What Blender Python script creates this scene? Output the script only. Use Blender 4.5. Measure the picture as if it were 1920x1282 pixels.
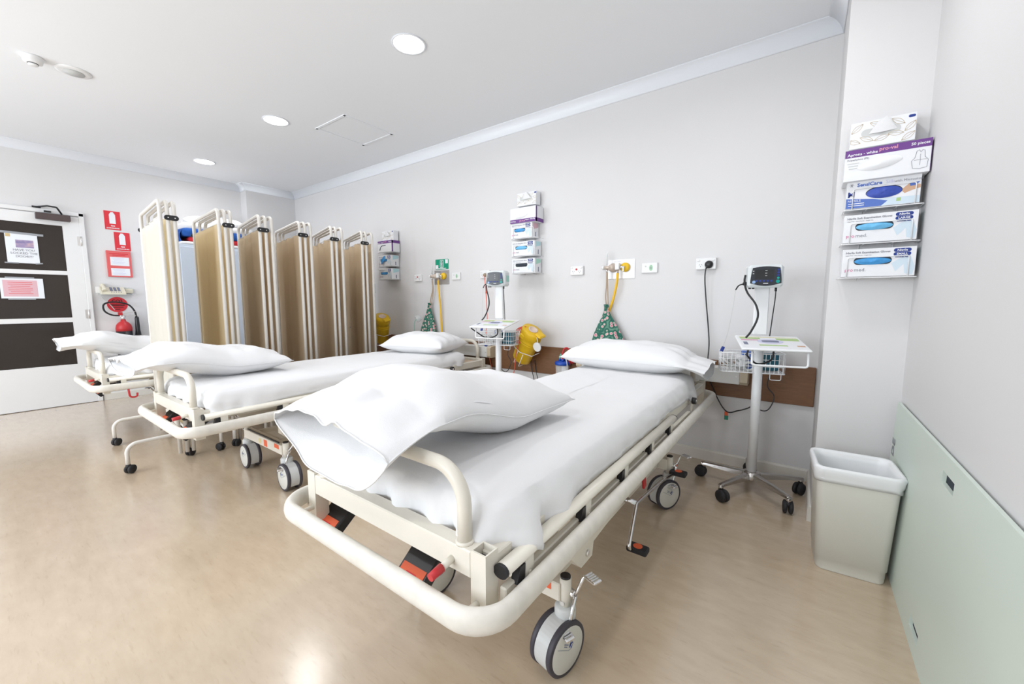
import bpy, bmesh, math, random
from mathutils import Vector, Matrix, noise
PI = math.pi
R = math.radians
random.seed(7)
for o in list(bpy.data.objects):
    bpy.data.objects.remove(o, do_unlink=True)
scene = bpy.context.scene
COL = scene.collection

# ------------------------------------------------------------------ camera
cam_d = bpy.data.cameras.new('camera')
cam_d.sensor_width = 36.0
cam_d.lens = 14.025
cam_d.clip_start = 0.02
cam = bpy.data.objects.new('camera', cam_d)
COL.objects.link(cam)
cam.location = (0, 0, 1.15)
cam.rotation_euler = (R(90 - 5.929), 0, R(36.132))
scene.camera = cam

# ------------------------------------------------------------------ light
scene.view_settings.view_transform = 'Standard'
scene.view_settings.look = 'None'
scene.view_settings.exposure = 0.13
scene.view_settings.gamma = 1.0
scene.view_settings.use_curve_mapping = False
world = bpy.data.worlds.new('world')
scene.world = world
world.use_nodes = True
world.node_tree.nodes['Background'].inputs[0].default_value = (0.80, 0.90, 1.0, 1)
world.node_tree.nodes['Background'].inputs[1].default_value = 1.0


def area(name, loc, rot, sx, sy, power, color=(1, 1, 1), shape='RECTANGLE', spread=180):
    d = bpy.data.lights.new(name, 'AREA')
    d.shape = shape
    d.size = sx
    d.size_y = sy
    d.energy = power
    d.color = color
    d.spread = R(spread)
    o = bpy.data.objects.new(name, d)
    o.location = loc
    o.rotation_euler = rot
    COL.objects.link(o)
    return o


# daylight entering by the two windows in the wall behind the camera
area('window_daylight', (-4.35, -2.56, 1.60), (R(-90), 0, PI), 2.2, 1.5, 86, (0.88, 0.94, 1.0))
area('window_daylight', (-1.55, -2.56, 1.60), (R(-90), 0, PI), 2.0, 1.5, 60, (0.88, 0.94, 1.0))
DOWNLIGHTS = [(-2.105, 1.785), (-3.92, 1.785), (-5.715, 1.785), (-.305, 1.785),
              (-0.75, -0.9), (-2.9, -0.9), (-5.1, -0.9)]
DOWN_POWER = 6.2

# ------------------------------------------------------------------ materials
MATS = {}


def mat(name, col, rough=0.5, metal=0.0, var=0.0, vscale=20.0, bump=0.0, bscale=60.0,
        spec=0.5, trans=0.0, emit=None, estr=0.0, alpha=1.0, sheen=0.0, ior=1.45, coat=0.0,
        stretch=(1, 1, 1)):
    if name in MATS:
        return MATS[name]
    m = bpy.data.materials.new(name)
    m.use_nodes = True
    nt = m.node_tree
    b = nt.nodes['Principled BSDF']
    b.inputs['Base Color'].default_value = (*col, 1)
    b.inputs['Roughness'].default_value = rough
    b.inputs['Metallic'].default_value = metal
    b.inputs['Specular IOR Level'].default_value = spec
    b.inputs['Transmission Weight'].default_value = trans
    b.inputs['IOR'].default_value = ior
    b.inputs['Alpha'].default_value = alpha
    b.inputs['Sheen Weight'].default_value = sheen
    b.inputs['Coat Weight'].default_value = coat
    if emit:
        b.inputs['Emission Color'].default_value = (*emit, 1)
        b.inputs['Emission Strength'].default_value = estr
    tc = nt.nodes.new('ShaderNodeTexCoord')
    mp = nt.nodes.new('ShaderNodeMapping')
    mp.inputs['Scale'].default_value = stretch
    nt.links.new(tc.outputs['Object'], mp.inputs['Vector'])
    if var > 0:
        n = nt.nodes.new('ShaderNodeTexNoise')
        n.inputs['Scale'].default_value = vscale
        n.inputs['Detail'].default_value = 5
        nt.links.new(mp.outputs[0], n.inputs['Vector'])
        mx = nt.nodes.new('ShaderNodeMix')
        mx.data_type = 'RGBA'
        mx.inputs['A'].default_value = (*[c * (1 - var) for c in col], 1)
        mx.inputs['B'].default_value = (*[min(1, c * (1 + var)) for c in col], 1)
        nt.links.new(n.outputs['Fac'], mx.inputs['Factor'])
        nt.links.new(mx.outputs['Result'], b.inputs['Base Color'])
    if bump > 0:
        n2 = nt.nodes.new('ShaderNodeTexNoise')
        n2.inputs['Scale'].default_value = bscale
        n2.inputs['Detail'].default_value = 4
        nt.links.new(mp.outputs[0], n2.inputs['Vector'])
        bp = nt.nodes.new('ShaderNodeBump')
        bp.inputs['Strength'].default_value = bump
        bp.inputs['Distance'].default_value = 0.002
        nt.links.new(n2.outputs['Fac'], bp.inputs['Height'])
        nt.links.new(bp.outputs[0], b.inputs['Normal'])
    MATS[name] = m
    return m


def ramp_mat(name, stops, rough, scale, detail=6, stretch=(1, 1, 1), spec=0.5, bump=0.0, coat=0.0, vor=False):
    m = bpy.data.materials.new(name)
    m.use_nodes = True
    nt = m.node_tree
    b = nt.nodes['Principled BSDF']
    b.inputs['Roughness'].default_value = rough
    b.inputs['Specular IOR Level'].default_value = spec
    b.inputs['Coat Weight'].default_value = coat
    tc = nt.nodes.new('ShaderNodeTexCoord')
    mp = nt.nodes.new('ShaderNodeMapping')
    mp.inputs['Scale'].default_value = stretch
    nt.links.new(tc.outputs['Object'], mp.inputs['Vector'])
    n = nt.nodes.new('ShaderNodeTexVoronoi' if vor else 'ShaderNodeTexNoise')
    n.inputs['Scale'].default_value = scale
    if not vor:
        n.inputs['Detail'].default_value = detail
        n.inputs['Roughness'].default_value = 0.65
    nt.links.new(mp.outputs[0], n.inputs['Vector'])
    cr = nt.nodes.new('ShaderNodeValToRGB')
    while len(cr.color_ramp.elements) < len(stops):
        cr.color_ramp.elements.new(0.5)
    for e, (p, c) in zip(cr.color_ramp.elements, stops):
        e.position = p
        e.color = (*c, 1)
    nt.links.new(n.outputs['Distance' if vor else 'Fac'], cr.inputs[0])
    nt.links.new(cr.outputs[0], b.inputs['Base Color'])
    if bump:
        bp = nt.nodes.new('ShaderNodeBump')
        bp.inputs['Strength'].default_value = bump
        bp.inputs['Distance'].default_value = 0.001
        nt.links.new(n.outputs[0], bp.inputs['Height'])
        nt.links.new(bp.outputs[0], b.inputs['Normal'])
    MATS[name] = m
    return m


def curtain_mat(name, col, tr=0.35, var=0.12):
    m = bpy.data.materials.new(name)
    m.use_nodes = True
    nt = m.node_tree
    nt.nodes.remove(nt.nodes['Principled BSDF'])
    out = nt.nodes['Material Output']
    d = nt.nodes.new('ShaderNodeBsdfDiffuse')
    t = nt.nodes.new('ShaderNodeBsdfTranslucent')
    mx = nt.nodes.new('ShaderNodeMixShader')
    mx.inputs[0].default_value = tr
    tc = nt.nodes.new('ShaderNodeTexCoord')
    w = nt.nodes.new('ShaderNodeTexNoise')
    w.inputs['Scale'].default_value = 6
    mp = nt.nodes.new('ShaderNodeMapping')
    mp.inputs['Scale'].default_value = (3, 3, 0.4)
    nt.links.new(tc.outputs['Object'], mp.inputs[0])
    nt.links.new(mp.outputs[0], w.inputs['Vector'])
    c = nt.nodes.new('ShaderNodeMix')
    c.data_type = 'RGBA'
    c.inputs['A'].default_value = (*[x * (1 - var) for x in col], 1)
    c.inputs['B'].default_value = (*[min(1, x * (1 + var)) for x in col], 1)
    nt.links.new(w.outputs['Fac'], c.inputs['Factor'])
    nt.links.new(c.outputs['Result'], d.inputs[0])
    nt.links.new(c.outputs['Result'], t.inputs[0])
    nt.links.new(d.outputs[0], mx.inputs[1])
    nt.links.new(t.outputs[0], mx.inputs[2])
    nt.links.new(mx.outputs[0], out.inputs[0])
    MATS[name] = m
    return m


WALL = mat('wall_paint', (0.72, 0.71, 0.71), 0.55, var=0.012, vscale=3, bump=0.08, bscale=120, spec=0.35)
CEIL = mat('ceiling_paint', (0.87, 0.885, 0.91), 0.8, var=0.01, vscale=2, spec=0.2)
TRIM = mat('trim_gloss_white', (0.84, 0.86, 0.90), 0.35, spec=0.5)
SKIRT = mat('skirting_cream', (0.78, 0.75, 0.69), 0.35)
CREAM = mat('cream_powder_coat', (0.76, 0.72, 0.63), 0.32, var=0.03, vscale=15, spec=0.5)
SCUFF = mat('scuffed_cream_coat', (0.74, 0.71, 0.645), 0.45, var=0.16, vscale=28, bump=0.1, stretch=(1, 1, 1))
DECK = mat('beige_deck_board', (0.72, 0.56, 0.40), 0.6)
SHEET = mat('white_cotton', (0.81, 0.81, 0.815), 0.85, var=0.012, vscale=8, bump=0.15, bscale=300, spec=0.15, sheen=0.15)
SHEETB = mat('white_cotton_inner', (0.80, 0.80, 0.82), 0.9, spec=0.1)
BLACK = mat('black_plastic', (0.018, 0.018, 0.020), 0.35)
RUBBER = mat('black_rubber', (0.025, 0.024, 0.027), 0.65)
TYRE = mat('dark_grey_tyre', (0.055, 0.05, 0.062), 0.5)
WHITEP = mat('white_plastic', (0.82, 0.82, 0.82), 0.35)
GREYP = mat('pale_grey_plastic', (0.60, 0.61, 0.60), 0.4)
IVORY = mat('ivory_plastic', (0.72, 0.68, 0.55), 0.4)
WHITEM = mat('white_metal', (0.85, 0.86, 0.87), 0.3, var=0.01)
CHROME = mat('chrome', (0.75, 0.75, 0.76), 0.16, metal=1.0)
ALU = mat('polished_aluminium', (0.55, 0.53, 0.51), 0.22, metal=1.0, var=0.05, vscale=30)
STEEL = mat('brushed_steel_plate', (0.80, 0.79, 0.78), 0.35, metal=0.85)
RED = mat('red_plastic', (0.52, 0.03, 0.035), 0.4)
REDSIGN = mat('red_sign_print', (0.68, 0.035, 0.05), 0.5)
REDSOFT = mat('red_paper_print', (0.72, 0.13, 0.13), 0.6)
ORANGE = mat('orange_label_print', (0.85, 0.15, 0.06), 0.5)
ORANGEC = mat('orange_red_cord', (0.80, 0.14, 0.08), 0.5)
YELLOW = mat('yellow_plastic', (0.82, 0.52, 0.015), 0.35, var=0.05, vscale=5)
YELLOWT = mat('yellow_tube', (0.85, 0.50, 0.02), 0.4)
BEIGET = mat('beige_rubber_tube', (0.45, 0.35, 0.26), 0.55)
WHITEC = mat('white_card', (0.82, 0.83, 0.85), 0.6)
BLUECARD = mat('pale_blue_card', (0.63, 0.74, 0.82), 0.55)
TEALPRINT = mat('pale_teal_print', (0.48, 0.72, 0.76), 0.6)
NAVY = mat('navy_print', (0.02, 0.045, 0.25), 0.55)
BLUEPRINT = mat('blue_print', (0.10, 0.18, 0.52), 0.55)
GREYTXT = mat('grey_print', (0.28, 0.28, 0.32), 0.6)
PINKTXT = mat('pink_print', (0.65, 0.12, 0.32), 0.6)
PURPLE = mat('purple_print', (0.16, 0.055, 0.26), 0.5)
GOLD = mat('gold_print', (0.60, 0.46, 0.24), 0.5)
GLOVEB = mat('blue_nitrile', (0.06, 0.32, 0.68), 0.5, var=0.25, vscale=60)
GLOVELB = mat('light_blue_nitrile', (0.16, 0.50, 0.80), 0.5, var=0.2, vscale=60)
GLOVED = mat('deep_blue_nitrile', (0.04, 0.08, 0.40), 0.5, var=0.3, vscale=50)
DARKIN = mat('dark_box_interior', (0.035, 0.045, 0.06), 0.8)
SKIN = mat('tan_print', (0.60, 0.38, 0.25), 0.6)
GREEN = mat('green_sign_print', (0.0, 0.30, 0.17), 0.5)
GREENP = mat('leaf_green_print', (0.42, 0.58, 0.24), 0.6)
TEALD = mat('dark_teal_pack', (0.02, 0.13, 0.19), 0.6)
GREYB = mat('slate_print', (0.20, 0.22, 0.30), 0.6)
LILAC = mat('lilac_print', (0.62, 0.62, 0.80), 0.6)
TEALBTN = mat('teal_button', (0.0, 0.35, 0.30), 0.4)
BLUEBTN = mat('pale_blue_button', (0.30, 0.45, 0.70), 0.4)
DOORP = mat('door_paint', (0.80, 0.80, 0.80), 0.4, var=0.01)
DARKGLASS = mat('dark_film_glass', (0.040, 0.032, 0.028), 0.12, var=0.1, vscale=3, spec=0.35)
BRONZE = mat('dark_bronze_metal', (0.085, 0.06, 0.06), 0.45)
PAPER = mat('white_paper', (0.80, 0.83, 0.87), 0.7)
PINKP = mat('pink_paper', (0.72, 0.45, 0.50), 0.7)
TAPE = mat('grey_tape', (0.42, 0.44, 0.47), 0.3, alpha=0.75)
CLEAR = mat('clear_plastic', (0.92, 0.95, 0.95), 0.08, alpha=0.35)
BLUELID = mat('blue_lid_plastic', (0.01, 0.07, 0.42), 0.35)
PVC = mat('clear_pvc_tube', (0.85, 0.86, 0.86), 0.2, alpha=0.6)
BOARDG = mat('pale_green_board', (0.66, 0.74, 0.67), 0.42, var=0.02, vscale=6)
BINP = mat('bin_plastic', (0.74, 0.73, 0.67), 0.45)
LINER = mat('white_bin_liner', (0.86, 0.87, 0.88), 0.4, bump=0.3, bscale=30)
CUPB = mat('pale_blue_laminate', (0.55, 0.61, 0.70), 0.5)
BLUEBL = mat('blue_blanket', (0.015, 0.09, 0.36), 0.9, var=0.2, vscale=20)
REDBL = mat('red_blanket', (0.62, 0.03, 0.04), 0.9, var=0.15, vscale=20)
TUBEW = mat('off_white_screen_tube', (0.76, 0.73, 0.68), 0.35)
BOXW = mat('wall_box_white', (0.70, 0.70, 0.68), 0.4)
BOXE = mat('wall_box_beige_end', (0.58, 0.49, 0.36), 0.5, var=0.05, vscale=8)
EMIT = mat('downlight_diffuser', (1, 1, 1), 0.5, emit=(1.0, 0.97, 0.93), estr=9)
SUNSET = ramp_mat('sunset_print', [(0.3, (0.12, 0.12, 0.30)), (0.5, (0.35, 0.28, 0.45)), (0.65, (0.75, 0.5, 0.42))], 0.6, 12, stretch=(0.6, 1, 2))
WOOD = ramp_mat('brown_laminate', [(0.3, (0.150, 0.066, 0.026)), (0.7, (0.205, 0.095, 0.040))], 0.45, 25, stretch=(0.6, 1, 6))
FLORAL = ramp_mat('floral_cotton', [(0.0, (0.50, 0.06, 0.14)), (0.20, (0.75, 0.30, 0.38)), (0.33, (0.68, 0.58, 0.52)), (0.40, (0.04, 0.19, 0.13)), (0.62, (0.02, 0.12, 0.09)), (0.85, (0.14, 0.30, 0.22))], 0.9, 30, vor=True)
CURT_CREAM = curtain_mat('cream_curtain', (0.79, 0.775, 0.72), 0.40, 0.03)
CURT_BACKLIT = curtain_mat('cream_curtain_backlit', (0.95, 0.82, 0.58), 0.5, 0.04)  # yellow of light coming through cream cloth is put into the colour
CURT_TAN = curtain_mat('tan_curtain', (0.82, 0.685, 0.50), 0.32, 0.025)


def floor_material():
    m = bpy.data.materials.new('mottled_vinyl')
    m.use_nodes = True
    nt = m.node_tree
    b = nt.nodes['Principled BSDF']
    tc = nt.nodes.new('ShaderNodeTexCoord')

    def nz(scale, st, det, rot=0):
        mp = nt.nodes.new('ShaderNodeMapping')
        mp.inputs['Scale'].default_value = st
        mp.inputs['Rotation'].default_value = (0, 0, rot)
        nt.links.new(tc.outputs['Object'], mp.inputs[0])
        n = nt.nodes.new('ShaderNodeTexNoise')
        n.inputs['Scale'].default_value = scale
        n.inputs['Detail'].default_value = det
        n.inputs['Roughness'].default_value = 0.6
        nt.links.new(mp.outputs[0], n.inputs['Vector'])
        return n
    a = nz(7, (1, 3.0, 1), 8, R(3))
    c = nz(14, (1, 6, 1), 3, R(3))
    cr = nt.nodes.new('ShaderNodeValToRGB')
    cr.color_ramp.elements[0].position = 0.30
    cr.color_ramp.elements[0].color = (0.53, 0.415, 0.295, 1)
    cr.color_ramp.elements[1].position = 0.72
    cr.color_ramp.elements[1].color = (0.60, 0.48, 0.35, 1)
    nt.links.new(a.outputs['Fac'], cr.inputs[0])
    cr2 = nt.nodes.new('ShaderNodeValToRGB')
    cr2.color_ramp.elements[0].position = 0.28
    cr2.color_ramp.elements[0].color = (0.72, 0.68, 0.64, 1)
    cr2.color_ramp.elements[1].position = 0.42
    cr2.color_ramp.elements[1].color = (1, 1, 1, 1)
    nt.links.new(c.outputs['Fac'], cr2.inputs[0])
    mx = nt.nodes.new('ShaderNodeMix')
    mx.data_type = 'RGBA'
    mx.blend_type = 'MULTIPLY'
    mx.inputs['Factor'].default_value = 0.30
    nt.links.new(cr.outputs[0], mx.inputs['A'])
    nt.links.new(cr2.outputs[0], mx.inputs['B'])
    nt.links.new(mx.outputs['Result'], b.inputs['Base Color'])
    b.inputs['Roughness'].default_value = 0.25
    b.inputs['Specular IOR Level'].default_value = 0.75
    b.inputs['Coat Weight'].default_value = 1.0
    b.inputs['Coat Roughness'].default_value = 0.2
    return m


FLOOR = floor_material()


# ------------------------------------------------------------------ mesh helpers
def rot_to(d):
    return Vector((0, 0, 1)).rotation_difference(Vector(d).normalized()).to_matrix()


class MB:
    def __init__(s):
        s.v, s.f, s.sm, s.mi = [], [], [], []

    def add(s, vs, fs, smooth=False, mi=0):
        n = len(s.v)
        s.v += [tuple(v) for v in vs]
        s.f += [tuple(i + n for i in f) for f in fs]
        s.sm += [smooth] * len(fs)
        s.mi += [mi] * len(fs)
        return s

    def box(s, c, d, bev=0.0, rot=None, mi=0):
        c = Vector(c)
        hx, hy, hz = d[0] / 2, d[1] / 2, d[2] / 2
        if bev <= 0:
            vs = [Vector((x * hx, y * hy, z * hz)) for x in (-1, 1) for y in (-1, 1) for z in (-1, 1)]
            fs = [(0, 1, 3, 2), (4, 6, 7, 5), (0, 4, 5, 1), (2, 3, 7, 6), (0, 2, 6, 4), (1, 5, 7, 3)]
        else:
            b = min(bev, hx * .95, hy * .95, hz * .95)
            vs, idx = [], {}
            for x in (-1, 1):
                for y in (-1, 1):
                    for z in (-1, 1):
                        for k in range(3):
                            p = [x * (hx - b), y * (hy - b), z * (hz - b)]
                            p[k] = (x * hx, y * hy, z * hz)[k]
                            idx[(x, y, z, k)] = len(vs)
                            vs.append(Vector(p))
            fs = []
            for k in range(3):
                o = [i for i in range(3) if i != k]
                for sg in (-1, 1):
                    q = []
                    for a, bb in ((-1, -1), (1, -1), (1, 1), (-1, 1)):
                        t = [0, 0, 0]
                        t[k] = sg
                        t[o[0]] = a
                        t[o[1]] = bb
                        q.append(idx[(*t, k)])
                    fs.append(tuple(q))
                for a in (-1, 1):
                    for bb in (-1, 1):
                        t1, t2 = [0, 0, 0], [0, 0, 0]
                        t1[k], t2[k] = -1, 1
                        for t in (t1, t2):
                            t[o[0]], t[o[1]] = a, bb
                        fs.append((idx[(*t1, o[0])], idx[(*t2, o[0])], idx[(*t2, o[1])], idx[(*t1, o[1])]))
            for x in (-1, 1):
                for y in (-1, 1):
                    for z in (-1, 1):
                        fs.append(tuple(idx[(x, y, z, k)] for k in range(3)))
        if rot is not None:
            vs = [rot @ v for v in vs]
        return s.add([v + c for v in vs], fs, False, mi)

    def cyl(s, p0, p1, r0, r1=None, n=16, caps=True, smooth=True, mi=0):
        r1 = r0 if r1 is None else r1
        p0, p1 = Vector(p0), Vector(p1)
        M = rot_to(p1 - p0)
        vs = []
        for p, r in ((p0, r0), (p1, r1)):
            for i in range(n):
                a = 2 * PI * i / n
                vs.append(p + M @ Vector((r * math.cos(a), r * math.sin(a), 0)))
        s.add(vs, [(i, (i + 1) % n, n + (i + 1) % n, n + i) for i in range(n)], smooth, mi)
        if caps:
            s.add(vs, [tuple(range(n - 1, -1, -1)), tuple(range(n, 2 * n))], False, mi)
        return s

    def tube(s, path, r, n=8, closed=False, caps=True, mi=0, r2=None, smooth=True):
        """round (or oval: r horizontal, r2 vertical) tube along a path"""
        P = [Vector(p) for p in path]
        m = len(P)
        vs = []
        up = Vector((0, 0, 1))
        prev = None
        for i in range(m):
            if closed:
                t = P[(i + 1) % m] - P[i - 1]
            else:
                t = P[min(i + 1, m - 1)] - P[max(i - 1, 0)]
            t = t.normalized() if t.length > 1e-9 else Vector((1, 0, 0))
            if prev is None or r2:
                ref = up if abs(t.z) < 0.95 else Vector((1, 0, 0))
                a = t.cross(ref).normalized()
            else:
                a = (prev - t * prev.dot(t)).normalized()
            b = a.cross(t).normalized()
            if b.z < 0 and r2:
                b = -b
            prev = a
            rr = r[i] if isinstance(r, (list, tuple)) else r
            for k in range(n):
                an = 2 * PI * k / n
                vs.append(P[i] + a * rr * math.cos(an) + b * (r2 or rr) * math.sin(an))
        fs = []
        for i in range(m if closed else m - 1):
            j = (i + 1) % m
            for k in range(n):
                l = (k + 1) % n
                fs.append((i * n + k, i * n + l, j * n + l, j * n + k))
        s.add(vs, fs, smooth, mi)
        if caps and not closed:
            s.add(vs, [tuple(range(n)), tuple(range((m - 1) * n, m * n))], False, mi)
        return s

    def lathe(s, prof, o=(0, 0, 0), axis=(0, 0, 1), n=24, smooth=True, mi=0, sx=1, sy=1):
        M = rot_to(axis)
        o = Vector(o)
        vs = []
        for r, z in prof:
            for i in range(n):
                a = 2 * PI * i / n
                vs.append(o + M @ Vector((r * math.cos(a) * sx, r * math.sin(a) * sy, z)))
        fs = []
        for j in range(len(prof) - 1):
            for i in range(n):
                k = (i + 1) % n
                fs.append((j * n + i, j * n + k, (j + 1) * n + k, (j + 1) * n + i))
        s.add(vs, fs, smooth, mi)
        if prof[0][0] > 1e-5:
            s.add(vs[:n], [tuple(range(n))], False, mi)
        if prof[-1][0] > 1e-5:
            s.add(vs[-n:], [tuple(range(n))], False, mi)
        return s

    def prism(s, poly, o, ax, ay, az, depth, mi=0, smooth=False):
        """poly in (a,b) of axes ax, ay from o, extruded along az by depth"""
        o, ax, ay, az = Vector(o), Vector(ax), Vector(ay), Vector(az)
        n = len(poly)
        vs = [o + ax * a + ay * b for a, b in poly] + [o + ax * a + ay * b + az * depth for a, b in poly]
        s.add(vs, [(i, (i + 1) % n, n + (i + 1) % n, n + i) for i in range(n)], smooth, mi)
        s.add(vs, [tuple(range(n)), tuple(range(n, 2 * n))], False, mi)
        return s

    def grid(s, fn, nu, nv, smooth=True, mi=0, cu=False):
        vs = [fn(i / (nu if cu else nu), j / nv) for i in range(nu if cu else nu + 1) for j in range(nv + 1)]
        w = nv + 1
        fs = []
        for i in range(nu):
            k = (i + 1) % nu if cu else i + 1
            for j in range(nv):
                fs.append((i * w + j, k * w + j, k * w + j + 1, i * w + j + 1))
        return s.add(vs, fs, smooth, mi)

    def mesh(s, name, mats, fix=True):
        me = bpy.data.meshes.new(name)
        me.from_pydata(s.v, [], s.f)
        me.polygons.foreach_set('use_smooth', s.sm)
        me.polygons.foreach_set('material_index', s.mi)
        for m in (mats if isinstance(mats, (list, tuple)) else [mats]):
            me.materials.append(m)
        bm = bmesh.new()
        bm.from_mesh(me)
        bmesh.ops.remove_doubles(bm, verts=bm.verts, dist=1e-6)
        if fix:
            bmesh.ops.recalc_face_normals(bm, faces=bm.faces)
        bm.to_mesh(me)
        bm.free()
        me.update()
        return me

    def build(s, name, mats, parent=None, label=None, loc=None, rot=None, fix=True):
        o = bpy.data.objects.new(name, s.mesh(name, mats, fix))
        COL.objects.link(o)
        if parent:
            o.parent = parent
        if label:
            o['label'] = label
        if loc:
            o.location = loc
        if rot:
            o.rotation_euler = rot
        return o


def tag(o, label, cat, group=None, kind=None):
    o['label'] = label
    o['category'] = cat
    if group:
        o['group'] = group
    if kind:
        o['kind'] = kind
    return o


def thing(name, label, cat, loc=(0, 0, 0), rz=0.0, group=None, rot=None):
    o = bpy.data.objects.new(name, None)
    o.empty_display_size = 0.05
    COL.objects.link(o)
    o.location = loc
    o.rotation_euler = rot if rot else (0, 0, rz)
    return tag(o, label, cat, group)


def struct(o):
    o['kind'] = 'structure'
    return o


def instance(src, parent, loc=(0, 0, 0), rot=(0, 0, 0), scale=(1, 1, 1)):
    o = src.copy()
    COL.objects.link(o)
    o.parent = parent
    o.location = loc
    o.rotation_euler = rot
    o.scale = scale
    return o


def fillet(pts, r, n=6, closed=False):
    P = [Vector(p) for p in pts]
    m = len(P)
    out = []
    for i in range(m):
        if not closed and i in (0, m - 1):
            out.append(P[i])
            continue
        a, b, c = P[i - 1], P[i], P[(i + 1) % m]
        d1, d2 = (a - b), (c - b)
        rr = min(r, d1.length * .49, d2.length * .49)
        d1.normalize()
        d2.normalize()
        for k in range(n + 1):
            t = k / n
            # quadratic-ish arc
            ang = d1.angle(d2)
            cut = min(rr / max(math.tan(ang / 2), 1e-3), (a - b).length * .49, (c - b).length * .49)
            p0, p1 = b + d1 * cut, b + d2 * cut
            bis = (d1 + d2)
            if bis.length < 1e-6:
                out.append(b)
                continue
            bis.normalize()
            rad = cut * math.tan(ang / 2)
            cen = b + bis * (rad / math.sin(ang / 2))
            v0, v1 = (p0 - cen), (p1 - cen)
            tot = v0.angle(v1)
            if tot < 1e-5:
                out.append(p0)
                continue
            v = (v0 * math.sin((1 - t) * tot) + v1 * math.sin(t * tot)) / math.sin(tot)
            out.append(cen + v)
    return out


def spline(pts, n=8):
    P = [Vector(p) for p in pts]
    P = [P[0] * 2 - P[1]] + P + [P[-1] * 2 - P[-2]]
    out = []
    for i in range(1, len(P) - 2):
        a, b, c, d = P[i - 1], P[i], P[i + 1], P[i + 2]
        for k in range(n):
            t = k / n
            out.append(0.5 * ((2 * b) + (c - a) * t + (2 * a - 5 * b + 4 * c - d) * t * t + (3 * b - a - 3 * c + d) * t ** 3))
    out.append(P[-2])
    return out


def rrect(w, h, r, n=5):
    out = []
    for cx, cy, a0 in ((w / 2 - r, h / 2 - r, 0), (-w / 2 + r, h / 2 - r, 90), (-w / 2 + r, -h / 2 + r, 180), (w / 2 - r, -h / 2 + r, 270)):
        for k in range(n + 1):
            a = R(a0 + 90 * k / n)
            out.append((cx + r * math.cos(a), cy + r * math.sin(a)))
    return out


_txt = {}


def text(s, size, m, parent, o, ax=(1, 0, 0), ay=(0, 0, 1), name='lettering', align='LEFT', ext=0.0004, wide=1.0, bold=0.0):
    key = (s, size, align, ext, m.name, bold)
    if key not in _txt:
        c = bpy.data.curves.new('text', 'FONT')
        c.body = s
        c.size = size
        c.align_x = align
        c.extrude = ext
        c.offset = bold
        c.resolution_u = 2
        t = bpy.data.objects.new('text', c)
        COL.objects.link(t)
        bpy.context.view_layer.update()
        me = bpy.data.meshes.new_from_object(t)
        bpy.data.objects.remove(t)
        me.materials.clear()
        me.materials.append(m)
        _txt[key] = me
    ob = bpy.data.objects.new(name, _txt[key])
    COL.objects.link(ob)
    ob.parent = parent
    ax, ay = Vector(ax), Vector(ay)
    az = ax.cross(ay)
    M = Matrix((ax * wide, ay, az)).transposed().to_4x4()
    M.translation = Vector(o)
    ob.matrix_local = M
    return ob


def nz(x, y, z=0.0):
    return noise.noise(Vector((x, y, z)))


# ------------------------------------------------------------------ room
XL, XR, YB, YR, ZC = -6.51, 0.39, 3.09, -2.62, 2.75
PIER_Y, PIER_X = 2.53, 0.09       # pier on the right
LP_X, LP_Y = -6.33, 2.43          # shallow pier in the far left corner
T = 0.1


def slab(name, lo, hi, m):
    b = MB().box([(a + c) / 2 for a, c in zip(lo, hi)], [c - a for a, c in zip(lo, hi)])
    return struct(b.build(name, m))


slab('floor', (XL - T, YR - T, -0.1), (XR + T, YB + T, 0), FLOOR)
slab('ceiling', (XL - T, YR - T, ZC), (XR + T, YB + T, ZC + 0.1), CEIL)
slab('wall_far', (XL - T, YB, 0), (XR + T, YB + T, ZC), WALL)
slab('wall_left', (XL - T, YR - T, 0), (XL, YB, ZC), WALL)
slab('wall_right', (XR, YR - T, 0), (XR + T, YB, ZC), WALL)
slab('wall_right_pier', (PIER_X, PIER_Y, 0), (XR, YB, ZC), WALL)
slab('wall_left_pier', (XL, LP_Y, 0), (LP_X, YB, ZC), WALL)
# wall behind the camera with two window openings
wb = MB()
wins = [(-5.45, -3.25), (-2.55, -0.55)]
z0, z1 = 0.85, 2.35
xs = [XL, wins[0][0], wins[0][1], wins[1][0], wins[1][1], XR]
wb.box(((XL + XR) / 2, YR - T / 2, z0 / 2), (XR - XL, T, z0))
wb.box(((XL + XR) / 2, YR - T / 2, (z1 + ZC) / 2), (XR - XL, T, ZC - z1))
for a, c in ((xs[0], xs[1]), (xs[2], xs[3]), (xs[4], xs[5])):
    wb.box(((a + c) / 2, YR - T / 2, (z0 + z1) / 2), (c - a, T, z1 - z0))
struct(wb.build('wall_rear', WALL))
GLASS = mat('window_glass', (0.95, 0.97, 0.98), 0.05, trans=1.0)
for i, (a, c) in enumerate(wins):
    wf = MB()
    for x in (a + .03, (a + c) / 2, c - .03):
        wf.box((x, YR - .05, (z0 + z1) / 2), (.06, .06, z1 - z0))
    for z in (z0 + .03, z1 - .03):
        wf.box(((a + c) / 2, YR - .05, z), (c - a, .06, .06))
    w = struct(wf.build('window_%d' % (i + 1), TRIM))
    g = MB().box(((a + c) / 2, YR - .06, (z0 + z1) / 2), (c - a - .1, .006, z1 - z0 - .1)).build('pane', GLASS, w)

# cornice: coved profile swept along far wall, left wall and the pier
COVE = [(0, -.085), (.006, -.085), (.008, -.075), (.014, -.058), (.026, -.036), (.045, -.018), (.062, -.010), (.074, -.008), (.076, 0), (0, 0)]


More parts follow.
